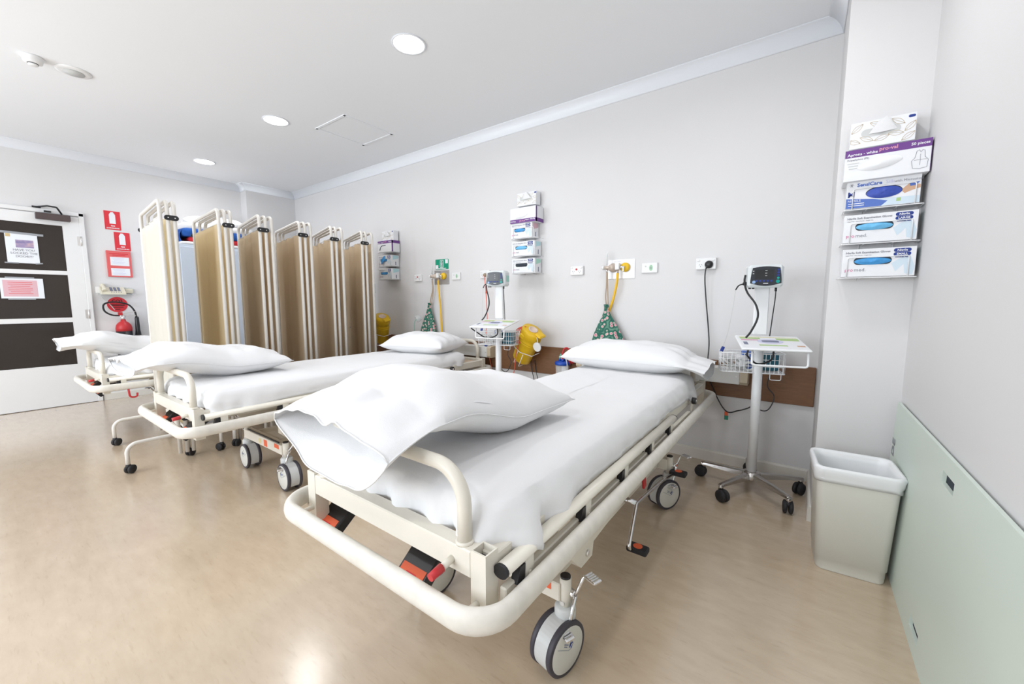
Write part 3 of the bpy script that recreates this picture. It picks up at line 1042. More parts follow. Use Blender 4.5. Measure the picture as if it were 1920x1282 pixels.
# ------------------------------------------------------------------ soft goods
def mattress(label, xc, y0, zb, seed, hang=()):
    a, b = .366, .995
    yc = y0 + .145 + b
    ztop, zbot = zb + .188, zb + .084
    rings = []
    for d in [.365, .30, .24, .18, .13, .09, .06, .04, .025, .014, .006]:
        rings.append(('t', d))
    for k in range(9):
        rings.append(('s', k / 8))
    per = []
    N = 72
    rc = .07

    def peri(k, inset):
        # rounded rectangle perimeter, inset by inset
        A, B = a - inset, b - inset
        rr = max(min(rc - inset * .5, A, B), 0.002)
        A, B = max(A, .003), max(B, .003)
        rr = min(rr, A, B)
        seg = []
        out = []
        corners = [(A - rr, -B + rr, -90, 0), (A - rr, B - rr, 0, 90), (-A + rr, B - rr, 90, 180), (-A + rr, -B + rr, 180, 270)]
        nl, nc, nw = 80, 8, 30
        pts = []
        for ci, (cx, cy, a0, a1) in enumerate(corners):
            for j in range(nc):
                an = R(a0 + (a1 - a0) * j / nc)
                pts.append((cx + rr * math.cos(an), cy + rr * math.sin(an)))
            nx_, ny_, na, _ = corners[(ci + 1) % 4]
            p0 = (cx + rr * math.cos(R(a1)), cy + rr * math.sin(R(a1)))
            p1 = (nx_ + rr * math.cos(R(na)), ny_ + rr * math.sin(R(na)))
            m = nl if ci % 2 == 0 else nw
            for j in range(m):
                q = j / m
                pts.append((p0[0] + (p1[0] - p0[0]) * q, p0[1] + (p1[1] - p0[1]) * q))
        return pts
    outer = peri(0, 0)
    n = len(outer)
    vs = []
    for kind, d in rings:
        P = peri(0, d if kind == 't' else 0)
        for i, (x, y) in enumerate(P):
            ox, oy = outer[i]
            w = nz(x * 3 + seed, y * 2.2, seed) * .5 + nz(x * 9, y * 4 + seed, 2.0) * .25
            if kind == 't':
                e = max(0, 1 - d / .06)
                z = ztop - .020 * e * e + w * .006 * min(1, d / .05)
                # gentle creases running from the edges
                z += .004 * nz(x * 14 + y * 5, y * 6 - x * 9, seed + 9) * min(1, d / .04)
                z += .0025 * max(0, nz(x * 3 + y * 12, x * 9 - y * 2, seed + 3)) * min(1, d / .04)
            else:
                ln = math.hypot(ox, oy)
                nxn, nyn = (0, 0)
                ax, ay_ = abs(ox) / a, abs(oy) / b
                if abs(ox) > a - rc and abs(oy) > b - rc:
                    cx, cy = math.copysign(a - rc, ox), math.copysign(b - rc, oy)
                    nn = math.hypot(ox - cx, oy - cy) or 1
                    nxn, nyn = (ox - cx) / nn, (oy - cy) / nn
                    corner = 1.0
                elif abs(ox) > a - rc * 0.5:
                    nxn, corner = math.copysign(1, ox), 0.0
                else:
                    nyn, corner = math.copysign(1, oy), 0.0
                per_ = ox * 7 + oy * 7
                f = nz(ox * 6 + 3, oy * 6, seed) * .5 + .5 * nz(ox * 17, oy * 15, seed + d * 1.2)
                bulge = .010 * math.sin(min(1, d * 1.1) * PI) + .010 * f * d + .004 * nz(ox * 5, oy * 30, d * 3 + seed)
                # deeper folds in the loose end near the corners
                endf = max(0, 1 - (oy + b) / .35) if oy < 0 else max(0, 1 - (b - oy) / .25)
                bulge += endf * d * (.024 * math.sin(ox * 46 + oy * 40 + seed + 2 * nz(ox * 6, oy * 6, seed)) + .004) + endf * .010 * nz(ox * 14, oy * 14, d * 2.5 + seed)
                if oy < 0:
                    # gathered folds where the loose sheet turns the near corners
                    if abs(nxn) > .5:
                        e_ = oy + b
                        bulge += d * (.010 * math.exp(-((e_ - .10) / .022) ** 2) - .014 * math.exp(-((e_ - .155) / .03) ** 2) + .010 * math.exp(-((e_ - .25) / .035) ** 2))
                    else:
                        e_ = a - abs(ox)
                        bulge += d * (.022 * math.exp(-((e_ - .09) / .022) ** 2) - .010 * math.exp(-((e_ - .14) / .03) ** 2) + .014 * math.exp(-((e_ - .22) / .04) ** 2))
                low = zbot - .004 + .010 * nz(ox * 4, oy * 3, seed + 4) + endf * .014 * math.sin(ox * 38 + oy * 34 + seed)
                for (hx, hy, hr, hd) in hang:
                    q = max(0, 1 - math.hypot(ox - hx, oy - hy) / hr)
                    low -= hd * q * q * (3 - 2 * q)
                    bulge += .012 * q * d
                z = (ztop - .020) * (1 - d) + low * d
                bulge += .024 * d * abs(nxn)
                x, y = x + nxn * bulge, y + nyn * bulge
            vs.append((x, y, z))
    fs = []
    for r_ in range(len(rings) - 1):
        for i in range(n):
            j = (i + 1) % n
            fs.append((r_ * n + i, r_ * n + j, (r_ + 1) * n + j, (r_ + 1) * n + i))
    fs.append(tuple(range(n - 1, -1, -1)))
    lastr = (len(rings) - 1) * n
    fs.append(tuple(range(lastr, lastr + n)))
    m = MB().add(vs, fs, True)
    o = m.build('mattress', SHEET, loc=(xc - .022, yc, 0))
    return tag(o, label, 'mattress', 'sheeted mattresses')


def smooth(t):
    t = max(0.0, min(1.0, t))
    return t * t * (3 - 2 * t)


def pillow(label, loc, Lh, Wh, H, rz, seed, mouth=None, lift=0.0, droop=0.0, tilt=0.0, flap=.14, base=.07):
    """local x = long axis; the open end of the case (if any) is at -x"""
    u0 = -1.0 - (flap / Lh if mouth else 0)
    nu, nv = 72, 40

    def thick(u, v):
        tu = max(0.0, 1 - abs(u) ** 3.2)
        tv = max(0.0, 1 - abs(v) ** 2.6)
        t = H * (tu ** .5) * (tv ** .62)
        if mouth and u < -.45:
            k = smooth((-.45 - u) / .45)
            mth = mouth * (max(0.0, 1 - abs(v) ** 2.2)) ** .7
            t = t * (1 - k) + max(t, mth) * k if u > -1 else mth
        return t

    def surf(side):
        def fn(i, j):
            u = u0 + (1 - u0) * i
            v = -1 + 2 * j
            th = thick(u, v)
            cu = max(-1.0, u)
            ex = 1.0 if u < -.8 and mouth else (.93 + .07 * v * v)
            x = Lh * u * (ex if u > 0 or not mouth else 1.0)
            if mouth and u < -.85:
                x += .014 * nz(v * 2.0, seed, side * 5) * smooth((-.85 - u) / .3)
            y = Wh * v * (.93 + .07 * cu * cu)
            edge = max(abs(u) if u > -1 else 1.0, abs(v))
            wr = nz(u * 2.6 + seed, v * 2.6, side * 3.1) * .014 + nz(u * 7, v * 3 + seed, side) * .003
            # radial creases from the corners and edges
            wr += .007 * math.sin(v * 11 + 4 * nz(u * 1.5, v * 1.5, seed)) * smooth((abs(u) - .55) / .4) * (1 - abs(v) ** 4)
            wr += .003 * math.sin(u * 9 + 3 * nz(u * 1.5, v * 1.5, seed + 3)) * smooth((abs(v) - .6) / .3)
            k = min(1.0, th / .03)
            if side > 0:
                z = th * .58 + wr * k
            else:
                z = -th * .42 + wr * .3 * k
            if lift:
                z += lift * smooth((.25 - u) / .95)
            if u > -.9:
                z = max(z, -base)
            if mouth and u < -.95:
                q = ((-.95 - u) / (-.95 - u0)) ** 1.4
                gap = max(0.0, 1 - abs(v) ** 2.5)
                z -= droop * .55 * q
                if side < 0:
                    z -= droop * q * gap * (.8 - .45 * v)
                else:
                    z += .016 * q * gap * nz(v * 4.5, seed, 7.0)
                    x -= .02 * q * gap
            return (x, y, z + tilt * u)
        return fn
    b = MB()
    b.grid(surf(1), nu, nv)
    b.grid(surf(-1), nu, nv)
    o = b.build('pillow', SHEET, loc=loc, rot=(0, 0, rz))
    tag(o, label, 'pillow', 'white pillows')
    # stitched edge line of the case
    for jj, dy in ((0.0, -.001), (1.0, .001)):
        path = [Vector(surf(1)(i / 40, jj)) + Vector((0, dy, 0)) for i in range(0, 41)]
        MB().tube(path, .0018, n=5).build('seam', SHEET, o)
    if mouth:
        for sd in (1, -1):
            MB().tube([surf(sd)(0.0, j / 40) for j in range(41)], .0022, n=5).build('hem', SHEET, o)
        ins = MB()

        def infn(side):
            def fn(i, j):
                u = -.93 + 1.0 * i
                v = (-1 + 2 * j) * .93
                uu = (u + .43) / .5
                th = H * .78 * max(0, 1 - abs(uu) ** 4) ** .5 * max(0, 1 - abs(v) ** 2.6) ** .62
                base = (lift * smooth((.25 - u) / .95) if lift else 0) + tilt * u
                q = 0
                return (Lh * u, Wh * v * .95, base - droop * q ** 1.6 * .6 + (th * .58 if side > 0 else -th * .2))
            return fn
        ins.grid(infn(1), 24, 18)
        ins.grid(infn(-1), 24, 18)
        ins.build('pillow_insert', SHEETB, o)
    return o


B1 = dict(xc=-.870, y0=.515, zb=.515)
B2 = dict(xc=-2.835, y0=.562, zb=.492)
B3 = dict(xc=-4.885, y0=.525, zb=.450)
stretcher('cream wheeled hospital stretcher nearest the camera', wheel_a=(R(168), R(150)), **B1)
stretcher('cream wheeled stretcher in the middle, beside the folding screens', wheel_a=(R(-93), R(-60)), **B2)
st3 = stretcher('cream wheeled stretcher farthest away, in front of the door', wheel_a=(R(-60), R(-80)), **B3)
HV = 0.220
hk = fillet([(.425, HV, .425), (.425, HV + .005, .355), (.425, HV + .05, .350), (.425, HV + .052, .385)], .022, 6)
MB().tube(hk, .007, n=8).build('red_hook', RED, st3)
mattress('white sheeted mattress on the nearest stretcher', B1['xc'], B1['y0'], B1['zb'], 1.3, hang=((.372, -.93, .42, .022), (.0, -.995, .5, .012), (.372, .95, .25, .06)))
mattress('white sheeted mattress on the middle stretcher', B2['xc'], B2['y0'], B2['zb'], 5.1, hang=((.365, -.85, .3, .02),))
mattress('white sheeted mattress on the farthest stretcher', B3['xc'], B3['y0'], B3['zb'], 8.7)
zt = B1['zb'] + .184
pillow('large white pillow with open case end hanging over the near end of the nearest stretcher', (-.965, 1.00, zt + .072), .365, .268, .205, R(90), 2.2, mouth=.10, lift=.075, droop=.075, flap=.125)
pillow('white pillow at the wall end of the nearest stretcher', (-.93, 2.60, zt + .072), .40, .235, .20, R(182), 4.4, mouth=.06, droop=.05, flap=.09)
zt = B2['zb'] + .184
pillow('long white pillow at the near end of the middle stretcher', (-3.04, .92, zt + .070), .37, .265, .19, R(91), 6.2, mouth=.07, lift=.06, droop=.03, flap=.06)
pillow('white pillow at the wall end of the middle stretcher', (-2.83, 2.50, zt + .070), .33, .24, .20, R(14), 3.1)
zt = B3['zb'] + .184
pillow('white pillow on the farthest stretcher near the door', (-5.02, .88, zt + .075), .37, .265, .19, R(88), 7.9, mouth=.09, lift=.075, droop=.01, flap=.07)

# ------------------------------------------------------------------ folding screens
SCR_H, SCR_W = 1.835, .79


def screen_panel(parent, n0, f0, cm, seed, m=TUBEW):
    """panel from near post (0,n0) to far post (-SCR_W,f0)"""
    d = Vector((-SCR_W, f0 - n0, 0)).normalized()
    o = Vector((0, n0, 0))
    w = Vector((-SCR_W, f0 - n0, 0)).length
    nrm = Vector((-d.y, d.x, 0))
    p = lambda s, z, q=0: o + d * s + nrm * q + Vector((0, 0, z))
    fr_ = MB().tube(fillet([p(0, .045), p(0, SCR_H), p(w, SCR_H), p(w, .045)], .05, 6), .0125, n=12)
    fr_.tube([p(0, .16), p(w, .16)], .009, n=8)
    f = fr_.build('panel_frame', m, parent)
    MB().tube([p(0, SCR_H - .105), p(w, SCR_H - .105)], .003, n=6).build('curtain_wire', STEEL, f)
    rnd = random.Random(seed)
    ph = [rnd.uniform(0, 6.28) for _ in range(4)]
    fq = rnd.uniform(2.5, 4)

    def fn(i, j):
        s = .012 + (w - .024) * i
        z = .24 + (SCR_H - .105 - .24) * j
        pin = abs(math.sin(fq * i * PI + ph[3]))
        q = .011 * math.sin(i * fq * 2 * PI + ph[0] + .9 * math.sin(3 * j + ph[1])) * (.5 + .5 * j) + .010 * math.sin(i * 9 + 2.5 * j + ph[2]) * (1 - .6 * j) * .8
        z += .012 * pin * smooth((j - .8) / .2) - .008 * smooth((j - .8) / .2)
        return p(s, z, q * (0.25 + .75 * math.sin(PI * min(1, max(0, i)) ** .9)))
    cu = MB().grid(fn, 60, 14)
    cu.build('curtain', cm, parent, fix=False)
    return p


def folding_screen(label, y, near, far, pairs_near, pairs_far, cm, seed, foot=0):
    fx = .026 if seed % 2 else -.030
    t = thing('folding_screen', label, 'screen', (-3.60, y, 0), 0, 'folding ward screens')
    P = []
    for k in range(3):
        c = cm[k] if isinstance(cm, (list, tuple)) else cm
        P.append(screen_panel(t, near[k], far[k], c, seed * 10 + k))
    def hinge(x, ya, yb):
        for z in (SCR_H - .115, .30):
            hb = MB()
            poly = rrect(abs(yb - ya) + .042, .034, .016)
            hb.prism(poly, (x, (ya + yb) / 2, z), (0, 1, 0), (0, 0, 1), (1, 0, 0), .010)
            ho = hb.build('hinge', BLACK, t)
            for yy in (ya, yb):
                MB().cyl((x + .010, yy, z), (x + .0115, yy, z), .004, n=8).build('rivet', STEEL, ho)
    a, b = pairs_near
    hinge(.008, near[a], near[b])
    a, b = pairs_far
    hinge(-SCR_W - .018, far[a], far[b])
    # feet: bent tube stands with castors
    for x, yy in ((.0, near[foot]), (-SCR_W, far[foot])):
        ft = MB().tube(fillet([(x + fx, yy - .285, .055), (x + fx, yy - .285, .20), (x + fx, yy + .245, .20), (x + fx, yy + .245, .055)], .06, 8), .0125, n=12)
        ft.cyl((x, yy, .20), (x + fx, yy, .20), .010, n=10)
        fo = ft.build('foot', TUBEW, t)
        for yc, a in ((yy - .285, .6), (yy + .245, 2.0)):
            cw = MB()
            ca_, sa_ = math.cos(a), math.sin(a)
            for sg in (-1, 1):
                cw.lathe([(0, -.009), (.024, -.009), (.029, -.004), (.029, .004), (.024, .009), (0, .009)], o=(x + fx + ca_ * sg * .013 - sa_ * .012, yc + sa_ * sg * .013 + ca_ * .012, .029), axis=(ca_, sa_, 0), n=20)
            cw.cyl((x + fx, yc, .040), (x + fx, yc, .066), .013, n=12)
            cw.build('castor', RUBBER, fo)
    return t


cc3 = [CURT_CREAM, CURT_BACKLIT, CURT_CREAM]
folding_screen('folded cream ward screen nearest the camera, left end of the row', .844, (0, .040, .078), (.063, .105, .150), (1, 2), (0, 1), cc3, 1)
folding_screen('folded cream screen, second from the left of the row', 1.185, (0, .040, .078), (.070, .112, .155), (1, 2), (0, 1), [CURT_BACKLIT, CURT_BACKLIT, CURT_CREAM], 2)
folding_screen('folded tan ward screen, leftmost of the four tan ones', 1.465, (0, .045, .092), (.135, .175, .21), (0, 1), (1, 2), CURT_TAN, 3)
folding_screen('folded tan ward screen, second of the four tan ones', 1.785, (0, .045, .095), (.145, .185, .22), (0, 1), (1, 2), CURT_TAN, 4)
folding_screen('folded tan ward screen, third of the four tan ones', 2.075, (0, .045, .105), (.225, .265, .30), (0, 1), (1, 2), CURT_TAN, 5)
folding_screen('folded tan ward screen closest to the far wall', 2.395, (0, .045, .115), (.27, .31, .345), (0, 1), (1, 2), CURT_TAN, 6)

# ------------------------------------------------------------------ cupboard with linen
t = thing('linen_cupboard', 'pale blue cupboard in the far left corner behind the screens', 'cupboard', (-6.21, 1.93, 0))
MB().box((0, 0, .905), (.58, .80, 1.81), bev=.004).build('carcass', CUPB, t)
for s in (-1, 1):
    d = MB().box((.299, s * .198, .93), (.018, .385, 1.70), bev=.003).build('cupboard_door', CUPB, t)
    MB().box((.316, s * .05, 1.0), (.016, .018, .13), bev=.004).build('handle', WHITEP, d)


def folded(name, label, cat, c, d, m, seed, bow=.01, bev=None):
    hx, hy, hz = d[0] / 2, d[1] / 2, d[2] / 2

    def ring(z, k):
        pts = []
        for px, py in rrect(d[0], d[1], min(d[0], d[1]) * .12, 4):
            q = bow * (1 - (2 * k - 1) ** 2)
            sc = 1 + q / hx
            pts.append((px * sc + .006 * nz(px * 9, py * 9, seed), py * sc + .006 * nz(px * 9 + 5, py * 9, seed), z + .008 * nz(px * 6, py * 6, seed + k)))
        return pts
    n = len(ring(0, 0))
    b = MB()
    vs, fs = [], []
    K = 6
    for k in range(K + 1):
        vs += ring(-hz + d[2] * k / K, k / K)
    for k in range(K):
        for i in range(n):
            j = (i + 1) % n
            fs.append((k * n + i, k * n + j, (k + 1) * n + j, (k + 1) * n + i))
    fs += [tuple(range(n - 1, -1, -1)), tuple(range(K * n, (K + 1) * n))]
    b.add(vs, fs, True)
    o = b.build(name, m, loc=c)
    tag(o, label, cat, 'linen on the cupboard')
    return o


zc = 1.812
folded('folded_sheet', 'folded white sheet lowest on the pale blue cupboard', 'linen', (-6.20, 1.95, zc + .018), (.54, .76, .036), SHEET, 1)
folded('folded_blanket', 'folded red blanket on the cupboard under the blue one', 'blanket', (-6.20, 1.99, zc + .068), (.54, .66, .056), REDBL, 2)
bl = folded('folded_blanket', 'folded blue blanket on the cupboard over the red one', 'blanket', (-6.20, 1.96, zc + .143), (.56, .74, .085), BLUEBL, 3)
tail = MB()


def tfn(i, j):
    a = -PI / 2 + i * PI * .9
    return (-.29 + .58 * j, -.375 - .035 * math.cos(a) - .02 * i, -.03 - .05 * math.sin(-a) - .03)


tail.grid(lambda i, j: (.24 * (2 * j - 1), -.365 - .05 * math.sin(PI * i * .8) + .03 * i, .040 - .17 * i), 10, 4)
tail.build('turned_edge', BLUEBL, bl)
folded('folded_sheet', 'folded white linen on the cupboard above the blue blanket', 'linen', (-6.20, 1.98, zc + .225), (.54, .72, .075), SHEET, 4)
pillow('spare white pillow on top of the linen cupboard', (-6.20, 1.98, zc + .300), .33, .24, .15, R(80), 9.3)


# ------------------------------------------------------------------ vital signs trolleys
def trolley_tray(t, dz):
    RX = Matrix.Rotation(R(9), 3, 'X')
    tc = Vector((.03, -.13, .915 + dz))
    tr = MB().box(tc, (.315, .30, .012), bev=.004, rot=RX).build('tray', WHITEM, t)
    q = lambda a, b_, c_=.0065: tc + RX @ Vector((a, b_, c_))
    MB().box(q(0, .0), (.295, .275, .0012), rot=RX).build('guide_sheet', WHITEC, tr)
    for (a, b_, w, hh, m) in ((-.09, .075, .10, .035, GREENP), (.09, .06, .105, .050, GREENP), (0, .105, .28, .012, mat('pale_yellow_print', (.72, .68, .42), .6)),
                              (.0, -.075, .13, .022, GREENP), (-.095, .035, .085, .012, PINKTXT), (.125, -.075, .035, .022, SKIN), (-.125, -.04, .02, .06, GREYB)):
        MB().box(q(a, b_, .0075), (w, hh, .0006), rot=RX).build('printed_panel', m, tr)
    el = MB()
    for rr, m_, h_ in ((.062, LILAC, .0080), ):
        el.prism([(rr * math.cos(2 * PI * k / 28), .048 * math.sin(2 * PI * k / 28)) for k in range(28)], q(0, .01, h_ - .0004), RX @ Vector((1, 0, 0)), RX @ Vector((0, 1, 0)), RX @ Vector((0, 0, 1)), .0006)
    el.build('printed_panel', LILAC, tr)
    MB().prism(rrect(.082, .04, .012, 3), q(.0, .008, .0083), RX @ Vector((1, 0, 0)), RX @ Vector((0, 1, 0)), RX @ Vector((0, 0, 1)), .0006).build('printed_panel', GREYB, tr)
    # front handle
    y0, z0 = -.255, .893 + dz
    hb = MB().tube(fillet([(-.075, y0, z0), (-.075, y0 - .01, z0 - .085), (.175, y0 - .01, z0 - .085), (.175, y0, z0)], .014, 5), .0055, n=8)
    hb.build('handle', WHITEM, t)
    # wire basket behind/below the tray
    bw, bd, bh = .33, .15, .115
    bz = .725 + dz
    bx, by = -.03, .06
    bk = MB()
    for z in (0, .04, .08, bh):
        pts = [(bx - bw / 2, by - bd / 2, bz + z), (bx + bw / 2, by - bd / 2, bz + z), (bx + bw / 2, by + bd / 2, bz + z), (bx - bw / 2, by + bd / 2, bz + z)]
        bk.tube(fillet(pts, .012, 3, True), .0030 if z in (0, bh) else .0018, n=5, closed=True)
    for k in range(15):
        xx = bx - bw / 2 + bw * (k + .5) / 15
        bk.tube([(xx, by - bd / 2, bz + bh), (xx, by - bd / 2, bz), (xx, by + bd / 2, bz), (xx, by + bd / 2, bz + bh)], .0018, n=4, smooth=False)
    for k in range(6):
        yy = by - bd / 2 + bd * (k + .5) / 6
        bk.tube([(bx - bw / 2, yy, bz + bh), (bx - bw / 2, yy, bz), (bx + bw / 2, yy, bz), (bx + bw / 2, yy, bz + bh)], .0018, n=4, smooth=False)
    bk.tube(fillet([(.06, by - bd / 2, bz), (.06, by - bd / 2, bz - .035), (.115, by - bd / 2, bz - .035), (.115, by - bd / 2, bz)], .008, 3), .0022, n=5)
    bk.build('wire_basket', WHITEM, t)


def vitals_trolley(label, x, y, rz, dz, base_rz, detail=True):
    t = thing('vitals_trolley', label, 'trolley', (x, y, 0), rz, 'vital signs monitor trolleys')
    hub = MB().lathe([(0, .075), (.045, .075), (.050, .085), (.048, .115), (.036, .125), (0, .125)], n=24).build('hub', ALU, t)
    for k in range(5):
        a = base_rz - rz + 2 * PI * k / 5
        d = Vector((math.cos(a), math.sin(a), 0))
        sdv = Vector((-d.y, d.x, 0))
        b = MB()
        sec = []
        for s_, w, za, zb_ in ((.03, .022, .078, .118), (.15, .017, .084, .112), (.27, .014, .086, .104), (.286, .013, .088, .102)):
            q = d * s_
            sec.append([q - sdv * w + Vector((0, 0, za)), q - sdv * w * .9 + Vector((0, 0, zb_ - .006)), q - sdv * w * .5 + Vector((0, 0, zb_)), q + sdv * w * .5 + Vector((0, 0, zb_)), q + sdv * w * .9 + Vector((0, 0, zb_ - .006)), q + sdv * w + Vector((0, 0, za))])
        vs = [p for s_ in sec for p in s_]
        fs = []
        for i in range(3):
            for j in range(6):
                l = (j + 1) % 6
                fs.append((i * 6 + j, i * 6 + l, i * 6 + 6 + l, i * 6 + 6 + j))
        fs += [tuple(range(6)), tuple(range(18, 24))]
        b.add(vs, fs)
        b.cyl(d * .276 + Vector((0, 0, .066)), d * .276 + Vector((0, 0, .098)), .0135, n=14)
        sp_ = b.build('spoke', ALU, t)
        cw = MB()
        ca_ = a + .9 + k * 1.3
        ax = Vector((math.cos(ca_), math.sin(ca_), 0))
        off = Vector((-ax.y, ax.x, 0)) * .014
        cpos = d * .276 + off
        for sg in (-1, 1):
            cw.lathe([(0, -.010), (.022, -.011), (.033, -.008), (.0355, 0), (.033, .008), (.022, .011), (0, .010)], o=cpos + ax * sg * .0135 + Vector((0, 0, .0355)), axis=ax, n=24)
        cw.cyl(d * .276 + Vector((0, 0, .045)), d * .276 + Vector((0, 0, .070)), .014, n=12)
        cw.build('castor', RUBBER, sp_)
    MB().cyl((0, 0, .12), (0, 0, .895 + dz), .0255, n=28).build('pole', WHITEM, t)
    up = MB().box((0, .02, 1.09 + dz), (.075, .030, .28), bev=.006)
    up.build('upper_column', WHITEM, t)
    # sloping tray with a printed guide
    if detail:
        trolley_tray(t, dz)
    bz = .725 + dz
    # monitor
    mz = 1.287 + dz
    mo = MB().box((0, -.01, mz), (.175, .105, .128), bev=.014).build('monitor', mat('monitor_case', (.70, .74, .75), .4), t)
    pan = []
    for k in range(9):
        s_ = k / 8
        pan.append((-.066 + .132 * s_, .046 + .008 * math.sin(PI * s_)))
    for k in range(5):
        s_ = k / 4
        pan.append((.066 + .010 * math.sin(s_ * PI / 2), .046 - .085 * s_))
    for k in range(1, 12):
        s_ = k / 12
        pan.append((.076 - .152 * s_, -.039 - .016 * math.sin(PI * s_)))
    for k in range(5):
        s_ = 1 - k / 4
        pan.append((-.066 - .010 * math.sin(s_ * PI / 2), .046 - .085 * s_))
    fy = -.0628
    MB().prism(pan, (0, fy, mz), (1, 0, 0), (0, 0, 1), (0, -1, 0), .003).build('front_panel', mat('monitor_dark_panel', (.030, .034, .042), .25), mo)
    MB().box((-.008, fy - .0035, mz + .010), (.092, .001, .052)).build('display', mat('unlit_display', (.022, .024, .026), .2), mo)
    for k in range(4):
        MB().cyl((.059, fy - .003, mz + .034 - k * .015), (.059, fy - .0042, mz + .034 - k * .015), .0062, n=14).build('button', TEALBTN if k == 3 else NAVY, mo)
    for k in range(5):
        MB().cyl((-.045 + k * .018, fy - .003, mz - .027), (-.045 + k * .018, fy - .0042, mz - .027), .0055, n=12).build('button', NAVY, mo)
    MB().cyl((.058, fy - .003, mz - .030), (.058, fy - .0045, mz - .030), .0095, n=18).build('button', TEALBTN, mo)
    MB().cyl((-.058, fy - .003, mz - .033), (-.058, fy - .0045, mz - .033), .0085, n=18).build('button', BLUEBTN, mo)
    MB().box((0, fy - .0034, mz - .0405), (.024, .0008, .004)).build('maker_mark', WHITEC, mo)
    for k in range(3):
        MB().box((0, fy - .0042, mz + .030 - k * .014), (.010, .0006, .0025)).build('display_caption', GREYP, mo)
    for k in range(2):
        MB().box((-.062, fy - .0034, mz + .028 - k * .014), (.006, .0006, .004)).build('indicator', GREYP, mo)
    ft = MB()
    for xx in (-.072, -.055):
        ft.cyl((xx, -.035, mz - .064), (xx, -.035, mz - .071), .007, n=10)
    ft.build('monitor_foot', BLACK, mo)
    MB().box((.0879, .0, mz), (.001, .06, .05)).build('side_label', mat('pale_teal_label', (.35, .62, .55), .5), mo)
    # air hose and leads
    hs = spline([(-.095, -.02, mz + .01), (-.098, -.025, mz - .03), (-.085, -.05, mz - .09), (-.045, -.09, mz - .16), (-.035, -.11, mz - .23), (-.065, -.12, mz - .31), (-.090, -.13, mz - .345)], 8)
    ho = MB().tube(hs, .0055, n=8)
    ho.build('air_hose', BLACK, t)
    if detail:
      ho2 = MB().tube(spline([(-.10, -.29, .885 + dz), (-.09, -.22, .85 + dz), (-.03, -.16, .80 + dz), (.04, -.12, .82 + dz), (.05, -.12, .87 + dz), (.04, -.14, .90 + dz)], 8), .005, n=7)
      ho2.build('air_hose', BLACK, t)
    pl = MB().box((-.095, -.01, mz - .040), (.02, .02, .018), bev=.003)
    pl.tube(spline([(-.10, -.01, mz - .040), (-.125, -.01, mz - .05), (-.14, -.01, mz - .075)], 5), .004, n=6)
    pl.build('probe_plug', BLACK, t)
    MB().tube(spline([(-.14, -.01, mz - .075), (-.15, 0, mz - .20), (-.165, .02, mz - .33), (-.185, .04, mz - .42)], 6), .0012, n=5).build('probe_lead', GREYP, t)
    MB().box((-.187, .045, mz - .435), (.018, .014, .036), bev=.003, rot=Matrix.Rotation(R(20), 3, 'Y')).build('finger_probe', NAVY, t)
    ld = MB().tube(spline([(.060, -.02, mz - .064), (.060, -.02, mz - .12), (.056, -.0, mz - .24), (.052, .02, mz - .36)], 6), .003, n=6)
    ld.cyl((.060, -.02, mz - .064), (.060, -.02, mz - .085), .006, n=8)
    ld.build('power_lead', BLACK, t)
    MB().tube(spline([(.075, .06, .72 + dz), (.065, .05, .64 + dz), (.10, .04, .58 + dz), (.07, .03, .50 + dz), (.02, .04, .50 + dz), (-.02, .05, .56 + dz)], 8), .0032, n=6).build('power_lead', BLACK, t)
    # blood-pressure cuff, rolled cloth and packs lying in the basket
    bz2 = bz + .004
    return t, bz2


def in_basket(which, x, y, rz, bz):
    o = MB().box((.055, .075, bz + .055), (.12, .07, .10), bev=.008).build('cuff_pack', TEALD, loc=(x, y, 0), rot=(0, 0, rz))
    tag(o, 'dark teal cuff pack in the basket of the %s' % which, 'cuff', 'things in the trolley baskets')
    o = MB().box((-.045, .09, bz + .058), (.06, .05, .112), bev=.004).build('cuff_pack', BLUEPRINT, loc=(x, y, 0), rot=(0, 0, rz))
    tag(o, 'blue pack standing in the basket of the %s' % which, 'pack', 'things in the trolley baskets')
    o = MB().lathe([(0, -.04), (.030, -.04), (.034, -.02), (.034, .025), (.028, .045), (0, .045)], o=(-.075, .075, bz + .046), axis=(0, 0, 1), n=20).build('cloth_roll', SHEET, loc=(x, y, 0), rot=(0, 0, rz))
    tag(o, 'white rolled cloth in the basket of the %s' % which, 'cloth roll', 'things in the trolley baskets')
    o = MB().tube(spline([(-.17 + .03 * math.cos(k * 1.9) + .03 * (k % 4), .03 + .05 * math.sin(k * 2.7) * .6 + .02, bz + .02 + .028 * (k % 3)) for k in range(12)], 5), .006, n=7).build('coiled_lead', GREYP, loc=(x, y, 0), rot=(0, 0, rz))
    tag(o, 'pale coiled lead in the basket of the %s' % which, 'lead', 'things in the trolley baskets')
    o = MB().tube([(-.045 + .024 * math.cos(k * PI / 8), .012, bz + .03 + .024 * math.sin(k * PI / 8)) for k in range(16)], .007, n=8, closed=True).build('tape_roll', GREYP, loc=(x, y, 0), rot=(0, 0, rz))
    tag(o, 'small grey tape roll in the basket of the %s' % which, 'tape', 'things in the trolley baskets')


T1 = (-.200, 2.735, R(14), 0.0)
T2 = (-2.10, 2.68, R(12), .045)
T3 = (-4.08, 2.76, R(60), .0)
_, bz = vitals_trolley('white vital signs trolley standing by the right-hand pier', T1[0], T1[1], T1[2], T1[3], R(-45))
in_basket('trolley by the right-hand pier', T1[0], T1[1], T1[2], bz)
_, bz = vitals_trolley('white vital signs trolley between the middle and nearest stretchers', T2[0], T2[1], T2[2], T2[3], R(-80))
in_basket('trolley between the stretchers', T2[0], T2[1], T2[2], bz)
vitals_trolley('white vital signs trolley half hidden behind the last tan screen', T3[0], T3[1], T3[2], T3[3], R(-90), False)

